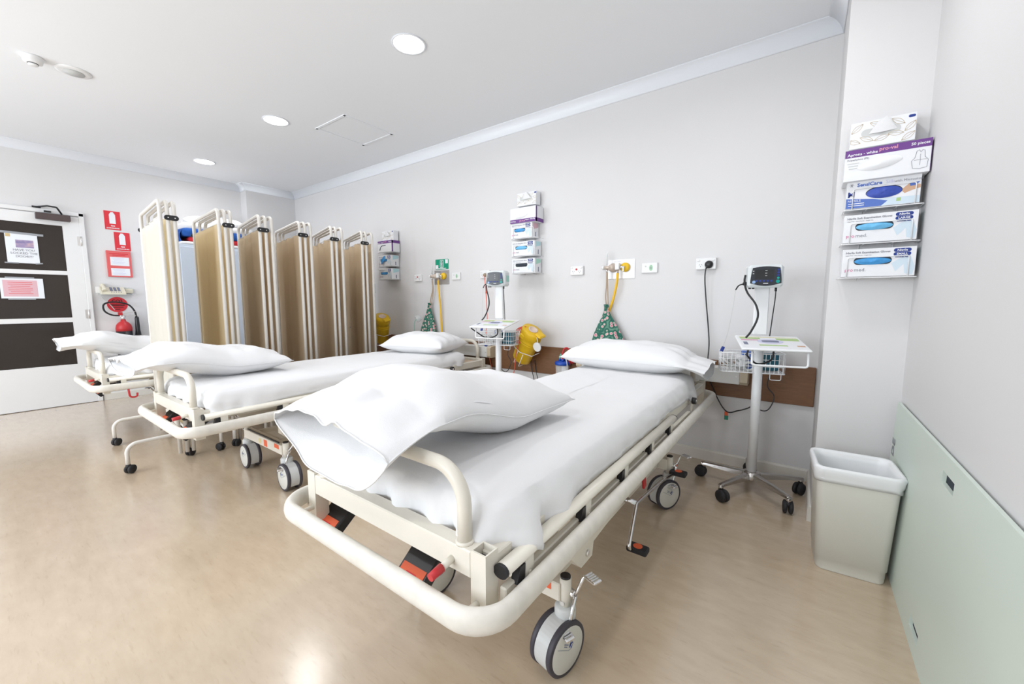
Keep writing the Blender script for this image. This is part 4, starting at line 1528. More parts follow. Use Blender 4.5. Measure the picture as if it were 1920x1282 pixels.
# ------------------------------------------------------------------ glove and tissue boxes
def carton(name, label, cat, cx, yf, zb, w, h, d, body, group, rz=0.0):
    """box standing with its front face at y = yf; local origin: front bottom centre"""
    t = thing(name, label, cat, (cx, yf, zb), rz, group)
    MB().box((0, d / 2, h / 2), (w, d, h), bev=.0012).build('carton', body, t)
    return t


def oval(w, h, n=24, flat=.5):
    return rrect(w, h, h * .499, 6)


def opening(t, cx, cz, w, h, fill, seed, depth=.0015, ell=False):
    poly = [(w / 2 * math.cos(2 * PI * k / 28), h / 2 * math.sin(2 * PI * k / 28)) for k in range(28)] if ell else oval(w, h)
    MB().prism(poly, (cx, -.0003, cz), (1, 0, 0), (0, 0, 1), (0, -1, 0), .0006).build('opening', DARKIN, t)
    # crumpled glove bulging from the slot
    b = MB()

    def fn(i, j):
        a = 2 * PI * i
        r_ = j
        px, pz = w * .485 * r_ * math.cos(a), h * .46 * r_ * math.sin(a)
        q = (1 - r_ ** 2) * .010 + .004 * nz(px * 80, pz * 80, seed)
        return (cx + px, -.0006 - max(q, .0003), cz + pz - .002)
    b.grid(fn, 28, 6, cu=True)
    b.build('glove', fill, t, fix=False)


def nitrile_box(label, cx, yf, zb, size, fill, group, w=.245, h=.124, d=.085, full=True, accent=TEALPRINT):
    t = carton('glove_box', label, 'glove box', cx, yf, zb, w, h, d, WHITEC, group)
    k = w / .245
    # pale leaf print on the right half and the side
    for pts in ([(.06, .020), (.045, .055), (.07, .075), (.085, .050)], [(.07, .075), (.105, .085), (.12, .04), (.085, .050)], [(.085, .050), (.12, .04), (.115, .005), (.09, .010)]):
        MB().prism([(a * k, b) for a, b in pts], (0, 0, 0), (1, 0, 0), (0, 0, 1), (0, -1, 0), .0004).build('leaf_print', BLUECARD, t)
    MB().prism([(.02, .07), (d - .01, .09), (d - .01, h - .004), (.02, h - .004)], (w / 2, 0, 0), (0, 1, 0), (0, 0, 1), (1, 0, 0), .0005).build('side_print', accent, t)
    MB().box((w / 2 + .0003, d * .55, .03), (.0006, .012, .04)).build('side_mark', GREYB, t)
    opening(t, -.018 * k, .070, .128 * k, .034, fill, cx * 7)
    for i, tx in enumerate(('Nitrile', size)):
        MB().prism(oval(.056 * k, .0155), (.078 * k, 0, h - .013 - .0165 * i), (1, 0, 0), (0, 0, 1), (0, -1, 0), .0006).build('badge', NAVY, t)
        text(tx, .0125, WHITEC, t, (.078 * k, -.0010, h - .0172 - .0165 * i), align='CENTER', bold=.0003, ext=.0003)
    text('POWDER FREE', .0065, NAVY, t, (.078 * k, -.0006, h - .0455), align='CENTER', ext=.0003, bold=.0002)
    text('Nitrile Soft Examination Gloves', .0118, GREYTXT, t, (-.112 * k, -.0006, h - .020), ext=.0003, bold=.0003)
    text('Latex Free - Non-Sterile - Single Use', .006, GREYTXT, t, (-.112 * k, -.0006, h - .030), ext=.0003)
    text('pro', .021, PINKTXT, t, (-.112 * k, -.0006, .024), ext=.0003)
    text('med.', .021, GREYTXT, t, (-.079 * k, -.0006, .024), ext=.0003)
    return t


def apron_box(label, cx, yf, zb, group, w=.28, h=.135, d=.10, flip=False, open_=False):
    t = carton('apron_box', label, 'apron box', cx, yf, zb, w, h, d, WHITEC, group)
    zz_ = (h - .016) if not flip else .016
    MB().box((0, -.0003, zz_), (w, .0006, .032)).build('purple_band', PURPLE, t)
    MB().box((w / 2 + .0003, d / 2, zz_), (.0006, d, .032)).build('purple_band', PURPLE, t)
    MB().box((w / 2 - .008 + .0083, .010, h / 2), (.0006, .02, h)).build('purple_band', PURPLE, t)
    if open_:
        pts = [(-.10, .025), (-.075, .065), (-.05, .078), (.02, .08), (.02, .072), (-.045, .070), (-.068, .058), (-.085, .022)]
        MB().prism(pts, (0, -.0002, 0), (1, 0, 0), (0, 0, 1), (0, -1, 0), .0008).build('opening', DARKIN, t)
    else:
        b = MB()

        def fn(i, j):
            a = 2 * PI * i
            px, pz = .072 * j * math.cos(a), .024 * j * math.sin(a)
            return (px - .02, -.0006 - (1 - j * j) * .012 - .003 * abs(nz(px * 60, pz * 60, 3)), h * .47 + pz + px * .12)
        b.grid(fn, 28, 6, cu=True)
        b.build('apron_film', LINER, t, fix=False)
    s = -1 if flip else 1
    ax, ay = (s, 0, 0), (0, 0, s)
    text('Aprons - white', .0165, WHITEC, t, (-s * .130, -.0010, zz_ - s * .010), ax=ax, ay=ay, bold=.0003, ext=.0003)
    text('pro-val', .021, mat('rose_print', (.75, .35, .45), .5), t, (-s * .025, -.0010, zz_ - s * .004), ax=ax, ay=ay, bold=.0004, ext=.0003)
    text('50 pieces', .0150, WHITEC, t, (s * .075, -.0010, zz_ - s * .004), ax=ax, ay=ay, bold=.0003, ext=.0003)
    if not flip and not open_:
        text('Polyethylene (PE)', .0105, GREYTXT, t, (-.130, -.0008, h - .046), ext=.0003)
        for i in range(3):
            MB().box((-.108, -.0006, h - .058 - i * .011), (.040 - .006 * i, .0005, .0035)).build('text_line', GREYP, t)
        ap = MB()
        P = [(.085, .020), (.080, .050), (.090, .062), (.094, .088), (.102, .092), (.106, .082), (.112, .092), (.118, .088), (.120, .062), (.130, .050), (.128, .020), (.106, .016)]
        ap.tube([(a, -.0008, b) for a, b in P], .0007, n=4, closed=True)
        ap.tube([(.106, -.0008, .03), (.106, -.0008, .075)], .0005, n=4)
        ap.tube([(.088, -.0008, .052), (.126, -.0008, .052)], .0005, n=4)
        ap.build('apron_drawing', GREYTXT, t)
    return t


def tissue_box(label, cx, yf, zb, group, w=.215, h=.112, d=.07):
    t = carton('tissue_box', label, 'tissue box', cx, yf, zb, w, h, d, WHITEC, group)
    rnd = random.Random(int(cx * 100))
    for k in range(9):
        a, b = [(-.085, .085), (-.02, .092), (.05, .088), (.09, .060), (-.095, .030), (-.05, .035), (.0, .030), (.045, .040), (.085, .020)][k]
        an = rnd.uniform(-.6, .8)
        lf_ = MB()
        ca_, sa_ = math.cos(an), math.sin(an)
        def pt(s_, q):
            return (max(-w / 2 + .003, min(w / 2 - .003, a + s_ * ca_ - q * sa_)), -.0007, max(.003, min(h - .003, b + s_ * sa_ + q * ca_)))
        outl = [pt(-.026 + .052 * i / 10, .010 * math.sin(PI * i / 10)) for i in range(11)] + [pt(.026 - .052 * i / 10, -.010 * math.sin(PI * i / 10)) for i in range(1, 10)]
        lf_.tube(outl, .0006, n=4, closed=True)
        lf_.tube([pt(-.026, 0), pt(.026, 0)], .0005, n=4)
        lf_.build('leaf_print', GOLD, t)
    MB().prism(oval(.13, .034), (-.005, 0, .060), (1, 0, 0), (0, 0, 1), (0, -1, 0), .0008).build('opening', GREYP, t)
    tis = MB()
    tis.add([(-.045, -.001, .055), (-.015, -.016, .100), (.010, -.020, .112), (.030, -.012, .085), (.050, -.001, .058), (0, -.010, .052)],
            [(0, 5, 1), (1, 5, 2), (2, 5, 3), (3, 5, 4)], True)
    tis.build('tissue', SHEET, t, fix=False)
    MB().prism(oval(.022, .011), (.092, 0, .099), (1, 0, 0), (0, 0, 1), (0, -1, 0), .0006).build('badge', NAVY, t)
    return t


def rack(label, cx, ywall, tiers, w=.262):
    """wire wall rack: tiers = (z of shelf, y of front)"""
    t = thing('wire_rack', label, 'rack', (cx, ywall, 0), 0, 'wire glove-box racks')
    zs = [z for z, _ in tiers]
    for s in (-1, 1):
        MB().tube([(s * .06, -.004, min(zs) - .012), (s * .06, -.004, max(zs) + .12)], .002, n=6).build('upright', WHITEM, t)
    for z, yf in tiers:
        b = MB()
        f = yf - ywall - .004
        hw = w / 2
        b.tube(fillet([(-hw, -.004, z - .003), (-hw, f, z - .003), (hw, f, z - .003), (hw, -.004, z - .003)], .006, 3), .0022, n=6)
        b.tube([(-.05, -.004, z - .003), (-.05, f, z - .003)], .0018, n=6)
        b.tube([(.05, -.004, z - .003), (.05, f, z - .003)], .0018, n=6)
        hh = .088
        fw = hw * .78
        b.tube(fillet([(-fw, f, z - .003), (-fw, f, z + hh), (fw, f, z + hh), (fw, f, z - .003)], .008, 3), .0022, n=6)
        b.build('holder', WHITEM, t)
    return t


# near rack on the pier
G = 'boxes in the rack on the pier'
yf = PIER_Y - .104
rack('white wire rack holding boxes on the right-hand pier', .250, PIER_Y, [(1.562, yf), (1.409, yf), (1.256, yf)])
tissue_box('tissue box with gold leaf print at the top of the pier rack', .229, PIER_Y - .088, 1.832, G)
apron_box('white apron box with purple band in the pier rack', .246, PIER_Y - .130, 1.682, G, w=.276, h=.134, d=.125)
t = carton('glove_box', 'white and blue medium glove box below the apron box on the pier', 'glove box', .246, yf, 1.5645, .243, .124, .10, WHITEC, G)
MB().prism([(-.121, .002), (.0, .002), (.02, .022), (-.03, .036), (-.121, .046)], (0, 0, 0), (1, 0, 0), (0, 0, 1), (0, -1, 0), .0004).build('blue_print', BLUEPRINT, t)
MB().prism([(-.03, .036), (.02, .022), (.0, .002), (.12, .002), (.12, .03)], (0, 0, 0), (1, 0, 0), (0, 0, 1), (0, -1, 0), .0004).build('blue_print', BLUECARD, t)
opening(t, .005, .062, .120, .054, GLOVED, 3.3, ell=True)
MB().prism([(.06, .06), (.085, .085), (.12, .075), (.12, .062), (.095, .055), (.072, .045)], (0, 0, 0), (1, 0, 0), (0, 0, 1), (0, -1, 0), .0005).build('hand_print', SKIN, t)
MB().prism([(.085, .085), (.118, .088), (.105, .074), (.088, .072)], (0, -.0005, 0), (1, 0, 0), (0, 0, 1), (0, -1, 0), .0005).build('glove_print', BLUEPRINT, t)
text('SensiCare', .0205, BLUEPRINT, t, (-.086, -.0008, .0955), bold=.0007, ext=.0003)
text('Silk', .0205, LILAC, t, (.009, -.0008, .0955), ext=.0003)
text('with Microstop', .0145, GREYTXT, t, (.036, -.0008, .0955), ext=.0003)
text('M', .032, NAVY, t, (-.117, -.0008, .052), bold=.0010, ext=.0003)
text('NITRILE', .013, WHITEC, t, (-.115, -.0010, .030), ext=.0003)
for i in range(2):
    MB().box((-.085, -.0008, .022 - .009 * i), (.055, .0004, .003)).build('text_line', WHITEC, t)
st_ = MB()
for k in range(3):
    an = PI * k / 3
    st_.box((-.105, -.0006, .1035), (.016, .0006, .0018), rot=Matrix.Rotation(an, 3, 'Y'))
st_.build('star_mark', GREYTXT, t)
MB().box((.055, -.0006, .022), (.014, .0006, .014)).build('square_mark', GREENP, t)
nitrile_box('large-size nitrile glove box, lower middle of the pier rack', .247, yf, 1.412, 'LARGE', GLOVELB, G, d=.10)
nitrile_box('small-size nitrile glove box, lowest in the pier rack', .252, yf, 1.2585, 'SMALL', GLOVEB, G, d=.10)

# middle rack on the far wall
G = 'boxes in the rack above the trolley'
yf = YB - .118
rack('white wire rack on the far wall above the trolley between the stretchers', -2.045, YB, [(1.700, yf), (1.545, yf), (1.394, yf)], w=.275)
tissue_box('tissue box at the top of the far-wall rack above the trolley', -2.035, YB - .088, 1.985, G, w=.20)
apron_box('white apron box lying purple band down in the rack above the trolley', -2.045, YB - .130, 1.832, G, w=.272, h=.130, d=.125, flip=True)
nitrile_box('upper of three glove boxes in the rack above the trolley', -2.068, yf, 1.703, 'SMALL', GLOVEB, G, w=.225, h=.128, d=.11, accent=mat('pink_card_print', (.70, .45, .52), .6))
nitrile_box('middle of three glove boxes in the rack above the trolley', -2.050, yf, 1.548, 'LARGE', GLOVELB, G, h=.124, d=.11)
nitrile_box('lowest of three glove boxes in the rack above the trolley', -2.047, yf, 1.397, 'MEDIUM', DARKIN, G, h=.124, d=.11, accent=mat('mint_card_print', (.42, .72, .60), .6))

# left rack on the far wall
G = 'boxes in the rack beside the tan screens'
rack('white wire rack on the far wall beside the tan screens', -4.02, YB, [(1.712, yf), (1.550, yf), (1.398, yf)], w=.275)
tissue_box('tissue box at the top of the rack beside the tan screens', -4.00, YB - .088, 1.848, G)
apron_box('opened apron box with purple edge in the rack beside the tan screens', -4.01, yf - .008, 1.715, G, w=.26, h=.130, d=.115, open_=True)
t = nitrile_box('glove box with blue gloves pulled out, beside the tan screens', -4.025, yf, 1.553, 'LARGE', GLOVEB, G, d=.11)
gl = MB()
gl.grid(lambda i, j: (-.055 + .075 * i, -.012 - .012 * math.sin(PI * i) + .006 * nz(i * 5, j * 5), .045 + .055 * j - .02 * math.sin(PI * i * 1.5)), 10, 8)
gl.build('pulled_glove', GLOVEB, t, fix=False)
nitrile_box('lowest glove box in the rack beside the tan screens', -4.022, yf, 1.401, 'SMALL', GLOVEB, G, d=.11)


# ------------------------------------------------------------------ outlets and medical gas
def on_far(name, label, cat, x, z, group=None):
    return thing(name, label, cat, (x, YB, z), 0, group)


def gpo(label, x, z, w=.118, h=.075, d=.022, red=False):
    t = on_far('power_outlet', label, 'power outlet', x, z, 'wall power outlets')
    MB().box((0, -d / 2, 0), (w, d, h), bev=.003).build('plate', WHITEP, t)
    for s in (-1, 1):
        so = MB()
        cx, cz = s * w * .25, -.008
        so.box((cx, -d - .0004, cz - .011), (.0022, .001, .008))
        for q in (-1, 1):
            so.box((cx + q * .0075, -d - .0004, cz + .002), (.0022, .001, .009), rot=Matrix.Rotation(R(-30 * q), 3, 'Y'))
        so.build('socket_slots', DARKIN, t)
        MB().box((s * w * .36, -d - .002, .022), (.017, .005, .012), bev=.0015).build('switch', WHITEP, t)
    if red:
        MB().cyl((0, -d, .010), (0, -d - .003, .010), .0085, n=16).build('red_switch', RED, t)
    return t


def data_plate(label, x, z):
    t = on_far('wall_plate', label, 'wall plate', x, z, 'white wall plates')
    MB().box((0, -.008, 0), (.118, .016, .075), bev=.003).build('plate', WHITEP, t)
    MB().cyl((-.028, -.016, .012), (-.028, -.018, .012), .006, n=12).build('jack', GREYP, t)
    MB().prism([(.013 * math.cos(2 * PI * k / 24), .022 * math.sin(2 * PI * k / 24)) for k in range(24)], (.012, -.016, 0), (1, 0, 0), (0, 0, 1), (0, -1, 0), .001).build('green_sticker', mat('pale_green_label', (.38, .62, .42), .5), t)
    mk = MB().box((.012, -.0175, 0), (.004, .0008, .018))
    mk.box((.015, -.0175, -.002), (.008, .0008, .004))
    mk.build('sticker_symbol', GREYTXT, t)
    return t


gpo('double power outlet with red switch left of the gas panel by the nearest stretcher', -1.568, 1.401, red=True)
gpo('double power outlet with red switch near the green sign', -3.567, 1.405, red=True)
gpo('power outlet with an orange cord beside the box rack', -2.575, 1.408)
go = gpo('double power outlet with a round black plug, right of the nearest stretcher', -.570, 1.404, w=.128, h=.078, d=.036)
data_plate('white wall plate with green sticker right of the nearest gas panel', -.962, 1.395)
data_plate('white wall plate with green sticker right of the green sign', -2.974, 1.405)


def gas_panel(label, x, z, label_bag, lab_tubes, bag_dx, plate):
    t = on_far('gas_panel', label, 'gas outlet', x, z, 'medical gas panels')
    MB().box((0, -.003, 0), (.222, .006, .150), bev=.001).build('back_plate', plate, t)
    sc = MB()
    for a in (-1, 1):
        for b in (-1, 1):
            sc.cyl((a * .098, -.006, b * .062), (a * .098, -.008, b * .062), .004, n=8)
    sc.build('screw', STEEL, t)
    text('SUCTION', .012, GREYTXT, t, (-.03, -.0065, .055), align='CENTER')
    # oxygen flowmeter on the left
    f = MB().lathe([(.034, 0), (.036, -.008), (.030, -.022), (.024, -.05)], o=(-.062, -.006, .012), axis=(0, -1, 0), n=24).build('oxygen_valve', mat('valve_beige', (.62, .52, .44), .4, metal=.2), t)
    f = MB().lathe([(.036, .005), (.036, .010), (.028, .018), (.022, .06), (0, .06)], o=(-.062, -.006, .012), axis=(0, -1, 0), n=24).build('oxygen_knob', mat('valve_beige', (.62, .52, .44), .4), t)
    MB().cyl((-.120, -.055, .012), (-.062, -.055, .012), .014, n=16).build('flow_body', mat('valve_beige', (.62, .52, .44), .4), t)
    MB().lathe([(0, 0), (.016, 0), (.018, .012), (.012, .020), (0, .020)], o=(-.118, -.055, .012), axis=(-1, 0, 0), n=16).build('flow_knob', WHITEP, t)
    MB().lathe([(.010, .024), (.010, .115), (.007, .125), (0, .125)], o=(-.096, -.055, .012), n=16).build('flow_tube', CLEAR, t)
    MB().cyl((-.096, -.055, .03), (-.096, -.055, .12), .0025, n=8).build('float_rod', GREYP, t)
    MB().cyl((-.096, -.055, -.002), (-.096, -.055, -.024), .010, .007, n=12).build('hose_barb', CHROME, t)
    # suction regulator on the right
    MB().box((-.012, -.045, .018), (.034, .04, .052), bev=.004).build('suction_body', WHITEP, t)
    MB().lathe([(.034, 0), (.036, .006), (.036, .018), (.030, .026), (.010, .028), (0, .028)], o=(.038, -.006, .012), axis=(0, -1, 0), n=28).build('suction_dial', YELLOW, t)
    r_ = MB().cyl((-.005, -.045, .012), (.045, -.045, .012), .009, n=12)
    r_.box((.036, -.052, -.006), (.012, .010, .034), bev=.003)
    r_.build('suction_tap', CHROME, t)
    MB().cyl((-.010, -.045, -.008), (-.010, -.045, -.036), .007, n=10).build('hose_barb', BEIGET, t)
    return t


PLATE1 = mat('white_gas_plate', (.85, .85, .86), .3, metal=.1)
gas_panel('white medical gas panel above the nearest stretcher', -1.187, 1.397, '', '', 0, PLATE1)
gas_panel('steel medical gas panel below the green sign', -3.196, 1.400, '', '', 0, mat('grey_steel_plate', (.50, .50, .52), .35, metal=.6))


def gas_tubes(x, z, bx, bz, which):
    yy = YB - .058
    o = MB().tube(spline([(x - .096, yy, z - .024), (x - .100, yy + .01, z - .13), ((x - .096 + bx) / 2 - .01, yy + .012, z - .22), (bx, yy + .012, bz)], 8), .0055, n=8)
    o.tube(spline([(x - .090, yy, z - .024), (x - .090, yy + .01, z - .13), ((x - .09 + bx) / 2 + .004, yy + .018, z - .22), (bx + .012, yy + .018, bz)], 8), .0045, n=8)
    tag(o.build('oxygen_tube', BEIGET), 'beige rubber tubing hanging from the gas panel %s' % which, 'tube', 'gas panel tubing')
    yy = YB - .048
    o = MB().tube(spline([(x - .010, yy, z - .034), (x - .016, yy, z - .12), (x - .045, yy + .01, z - .24), (x - .085, yy + .022, z - .35), (x - .10, yy + .025, z - .50)] if bx > -2 else
                         [(x - .010, yy, z - .034), (x - .005, yy, z - .14), (x + .005, yy + .01, z - .32), (x + .012, yy + .02, z - .62)], 8), .0095, n=10)
    tag(o.build('suction_hose', YELLOWT), 'yellow suction hose hanging from the gas panel %s' % which, 'hose', 'gas panel tubing')


def floral_bag(label, x, ztop, zbot, wtop, wbot, seed, lean=0.0):
    t = thing('drawstring_bag', label, 'bag', (x, YB - .055, ztop), 0, 'floral drawstring bags')
    b = MB()
    H_ = ztop - zbot

    def fn(i, j):
        a = 2 * PI * i
        w = wtop + (wbot - wtop) * smooth(j * 1.05) ** .8
        w *= 1 + .10 * math.sin(a * 7 + seed) * (1 - .5 * j) + .06 * math.sin(a * 3 + seed * 2)
        dpt = .018 + .030 * smooth(j * 1.2)
        close = 1 if j < .93 else max(.15, 1 - (j - .93) / .07)
        return (w * math.cos(a) * close + lean * j, dpt * math.sin(a) * close * (1 + .2 * math.sin(a * 5)), -H_ * j)
    b.grid(fn, 56, 26, cu=True)
    b.build('pouch', FLORAL, t)
    r_ = MB()

    def ruf(i, j):
        a = 2 * PI * i
        w = wtop * (1 + .35 * j) * (1 + .25 * math.sin(a * 8))
        return (w * math.cos(a), w * .8 * math.sin(a), .025 * j)
    r_.grid(ruf, 48, 4, cu=True)
    r_.build('ruffle', FLORAL, t, fix=False)
    MB().tube([(wtop * 1.12 * math.cos(2 * PI * k / 16), wtop * 1.0 * math.sin(2 * PI * k / 16), -.004) for k in range(16)], .003, n=6, closed=True).build('drawstring', BEIGET, t)
    return t


gas_tubes(-1.187, 1.397, -1.283, 1.10, 'above the nearest stretcher')
gas_tubes(-3.196, 1.400, -3.345, 1.10, 'below the green sign')
floral_bag('green floral drawstring bag above the pillow of the nearest stretcher', -1.280, 1.095, .76, .014, .135, 1.2, lean=.02)
floral_bag('green floral drawstring bag with clear mask, above the middle stretcher', -3.345, 1.10, .74, .014, .120, 2.9, lean=-.035)
o = MB().lathe([(.005, 0), (.03, .01), (.045, .05), (.042, .055), (.026, .015), (0, .01)], o=(-3.43, YB - .10, .965), axis=(-.6, -.5, -.3), n=20).build('oxygen_mask', CLEAR)
tag(o, 'clear oxygen mask hanging beside the far floral bag', 'mask')
MB().tube(spline([(0, 0, 0), (-.05, -.01, -.01), (-.085, -.01, -.05), (-.10, 0, -.14)], 6), .003, n=6).build('mask_strap', mat('mint_strap', (.25, .60, .48), .5), o, loc=(-3.44, YB - .11, .95))

# green sign
t = on_far('green_sign', 'green sign with a white figure above the far gas panel', 'sign', -3.193, 1.540)
MB().prism(rrect(.198, .108, .008), (0, 0, 0), (1, 0, 0), (0, 0, 1), (0, -1, 0), .003).build('sign_plate', GREEN, t)
fg = MB()
sq = [(-.025, -.034), (.025, -.034), (.025, .042), (-.025, .042)]
for k in range(4):
    a, b_ = sq[k], sq[(k + 1) % 4]
    fg.box(((a[0] + b_[0]) / 2, -.0035, (a[1] + b_[1]) / 2), (abs(a[0] - b_[0]) + .005, .001, abs(a[1] - b_[1]) + .005))
fg.cyl((0, -.003, .026), (0, -.004, .026), .0065, n=12)
fg.box((0, -.0035, .004), (.014, .001, .028))
fg.box((-.005, -.0035, -.018), (.005, .001, .020))
fg.box((.005, -.0035, -.018), (.005, .001, .020))
fg.box((0, -.0035, .012), (.030, .001, .005))
fg.build('figure_symbol', WHITEC, t)
for a, c in ((-.075, -.028), (.072, .028)):
    MB().box((a, -.0035, c), (.040, .001, .042)).build('white_patch', WHITEC, t)
MB().box((0, -.0035, -.044), (.12, .001, .008)).build('text_line', WHITEC, t)


# ------------------------------------------------------------------ sharps containers
def sharps(label, x, z, lean, cap=True):
    """x, z: centre of the base in the wall plane"""
    yy = YB - .125
    t = thing('sharps_container', label, 'sharps container', (x, yy, z), 0, 'yellow sharps containers', rot=(R(14), R(lean), 0))
    MB().lathe([(0, 0), (.072, 0), (.080, .008), (.082, .04), (.084, .044), (.085, .10), (.088, .104), (.090, .205), (.093, .212), (.093, .222)], n=36, sx=1.08, sy=.9).build('body', YELLOW, t)
    sh = MB().lathe([(.093, .222), (.088, .232), (.088, .262), (.094, .268), (.094, .325), (.088, .338), (.045, .342), (0, .342)], n=36, sx=1.08, sy=.9)
    sh.box((-.03, -.078, .272), (.06, .02, .045), bev=.008)
    lid = sh.build('lid', YELLOW, t)
    MB().lathe([(.042, .342), (.042, .349), (.030, .349), (.030, .344), (0, .344)], n=28).build('opening_ring', mat('pale_pink_ring', (.78, .62, .52), .4), lid)
    MB().box((.086, -.0, .345), (.07, .085, .022), bev=.010).build('hinged_flap', YELLOW, lid)
    if cap:
        cp = MB().cyl((.135, -.055, .275), (.135, -.066, .275), .040, n=28)
        cp.build('hanging_cap', WHITEP, lid)
        MB().tube([(.085, -.04, .335), (.128, -.058, .310)], .003, n=6).build('cap_strap', WHITEP, lid)
    return t


def sharps_bracket(label, x, z, lean):
    yy = YB - .125
    t = thing('wire_bracket', label, 'bracket', (x, yy, z), 0, 'wire brackets of the sharps containers', rot=(R(14), R(lean), 0))
    b = MB()
    b.tube([(-.112, .10, .14), (-.112, -.02, .14), (-.06, -.092, .135), (.02, -.098, .135), (.112, -.04, .14), (.112, .06, .14)], .003, n=6, smooth=False)
    for xx in (-.005, .055):
        b.tube(fillet([(xx, -.096, .135), (xx, -.092, -.010), (xx, .03, -.016)], .01, 3), .003, n=6)
    b.build('wire_loop', WHITEM, t)
    return t


sharps('yellow sharps container leaning in its bracket left of the nearest stretcher', -2.060, .620, 33)
sharps_bracket('white wire bracket round the sharps container left of the nearest stretcher', -2.060, .620, 33)
sharps('yellow sharps container on the far wall beside the last tan screen', -4.135, .665, 26, cap=False)
sharps_bracket('white wire bracket round the sharps container beside the last tan screen', -4.135, .665, 26)


# ------------------------------------------------------------------ bed-head service boxes
def service_box(label, x0, x1):
    t = thing('bedhead_box', label, 'wall box', ((x0 + x1) / 2, YB - .02, .595), 0, 'bed-head wall boxes')
    w = x1 - x0
    MB().box((0, -.050, .055), (w - .06, .10, .105), bev=.004).build('casing', BOXW, t)
    for s in (-1, 1):
        MB().prism([(0, 0), (-.085, 0), (-.105, .02), (-.105, .095), (-.085, .11), (0, .11)], (s * (w / 2 - .03), 0, 0), (0, 1, 0), (0, 0, 1), (s, 0, 0), .045).build('end_cover', BOXE, t)
    for s in (-1, 1):
        b = MB().box((s * (w / 2 - .075), -.035, .118), (.055, .03, .026), bev=.005)
        bo = b.build('toggle', WHITEP, t)
        MB().cyl((s * (w / 2 - .075), -.0505, .120), (s * (w / 2 - .075), -.052, .120), .006, n=10).build('toggle_screw', GREYP, bo)
    MB().cyl((w / 2 - .05, -.1005, .055), (w / 2 - .05, -.103, .055), .005, n=10).build('screw', STEEL, t)
    return t


service_box('long white bed-head box with beige ends behind the nearest stretcher', -1.49, -.285)
service_box('long white bed-head box with beige ends behind the middle stretcher', -3.35, -2.44)

# suction canister
t = thing('suction_canister', 'clear suction canister with blue lid and red hose on the wall board', 'canister', (-1.655, YB - .085, .44))
MB().lathe([(0, 0), (.052, 0), (.055, .01), (.060, .165), (0, .165)], n=28).build('jar', CLEAR, t)
ld = MB().lathe([(.064, .160), (.066, .166), (.066, .180), (.058, .190), (0, .194)], n=28)
for a, b_ in ((-.025, 0), (.012, -.02), (.025, .02), (.0, .025)):
    ld.cyl((a, b_, .19), (a, b_, .212), .012, n=12)
ld.build('lid', BLUELID, t)
MB().tube(spline([(.012, -.02, .205), (.012, -.02, .26), (.022, -.012, .298), (.045, 0, .305), (.058, .01, .27), (.058, .015, .20), (.062, .02, .17)], 8), .0085, n=10).build('red_hose', RED, t)
MB().tube(spline([(-.025, 0, .21), (-.022, 0, .235), (-.012, 0, .252)], 6), .007, n=8).build('green_port', mat('mint_port', (.15, .55, .40), .4), t)
MB().tube(spline([(-.01, 0, .21), (.005, -.02, .245), (.04, -.03, .235), (.060, -.03, .18), (.064, -.03, .12)], 8), .005, n=8).build('clear_hose', PVC, t)
MB().lathe([(0, 0), (.018, 0), (.022, .012), (.018, .02), (0, .02)], o=(.075, .03, .195), axis=(1, -.5, 0), n=14).build('red_cap', RED, t)
MB().box((0, .05, .10), (.05, .04, .10), bev=.003).build('wall_clip', WHITEP, t)

# ------------------------------------------------------------------ cords
o = MB().tube(spline([(-.559, YB - .062, 1.392), (-.566, YB - .06, 1.31), (-.555, YB - .045, 1.16), (-.523, YB - .04, .87), (-.508, YB - .125, .68), (-.467, YB - .05, .51), (-.392, YB - .05, .392), (-.318, YB - .07, .412), (-.250, YB - .20, .47), (-.205, YB - .32, .53)], 10), .0042, n=8)
co = o.build('hanging_cable', BLACK)
tag(co, 'black power cord hanging from the outlet to the trolley by the pier', 'cord')
pl = MB().lathe([(0, 0), (.026, 0), (.026, .012), (.020, .022), (.012, .026), (0, .026)], o=(-.548, YB - .036, 1.397), axis=(0, -1, 0), n=24)
pl.cyl((-.552, YB - .055, 1.395), (-.560, YB - .062, 1.37), .006, n=8)
pl.build('plug', BLACK, co)
MB().box((-.391, YB - .052, .375), (.022, .003, .026)).build('orange_tag', ORANGE, co)
MB().box((-.389, YB - .052, .347), (.024, .003, .030)).build('green_tag', mat('green_tag_print', (.03, .25, .17), .5), co)
o = MB().tube(spline([(-2.560, YB - .05, 1.395), (-2.530, YB - .07, 1.33), (-2.515, YB - .07, 1.15), (-2.490, YB - .09, .96), (-2.495, YB - .105, .76), (-2.487, YB - .040, .52), (-2.45, YB - .04, .35), (-2.40, YB - .06, .10), (-2.34, YB - .08, .006)], 8), .0038, n=7)
co = o.build('orange_cord', ORANGEC)
tag(co, 'orange power cord hanging from the outlet beside the middle stretcher', 'cord')
MB().lathe([(0, 0), (.018, 0), (.018, .02), (.012, .030), (0, .030)], o=(-2.560, YB - .022, 1.400), axis=(0, -1, 0), n=16).build('plug', mat('plug_brown', (.35, .28, .20), .5), co)
MB().cyl((-2.515, YB - .07, 1.245), (-2.516, YB - .07, 1.22), .009, n=10).build('cord_bead', ORANGEC, co)
MB().box((-2.496, YB - .105, .72), (.026, .02, .032), bev=.003).build('navy_tag', NAVY, co)
o = MB().tube(spline([(-1.93, YB - .24, .93), (-1.975, YB - .25, .90), (-1.995, YB - .25, .80), (-2.03, YB - .25, .675), (-2.045, YB - .25, .55), (-2.065, YB - .25, .43), (-2.06, YB - .22, .20), (-2.02, YB - .18, .006)], 8), .0040, n=7)
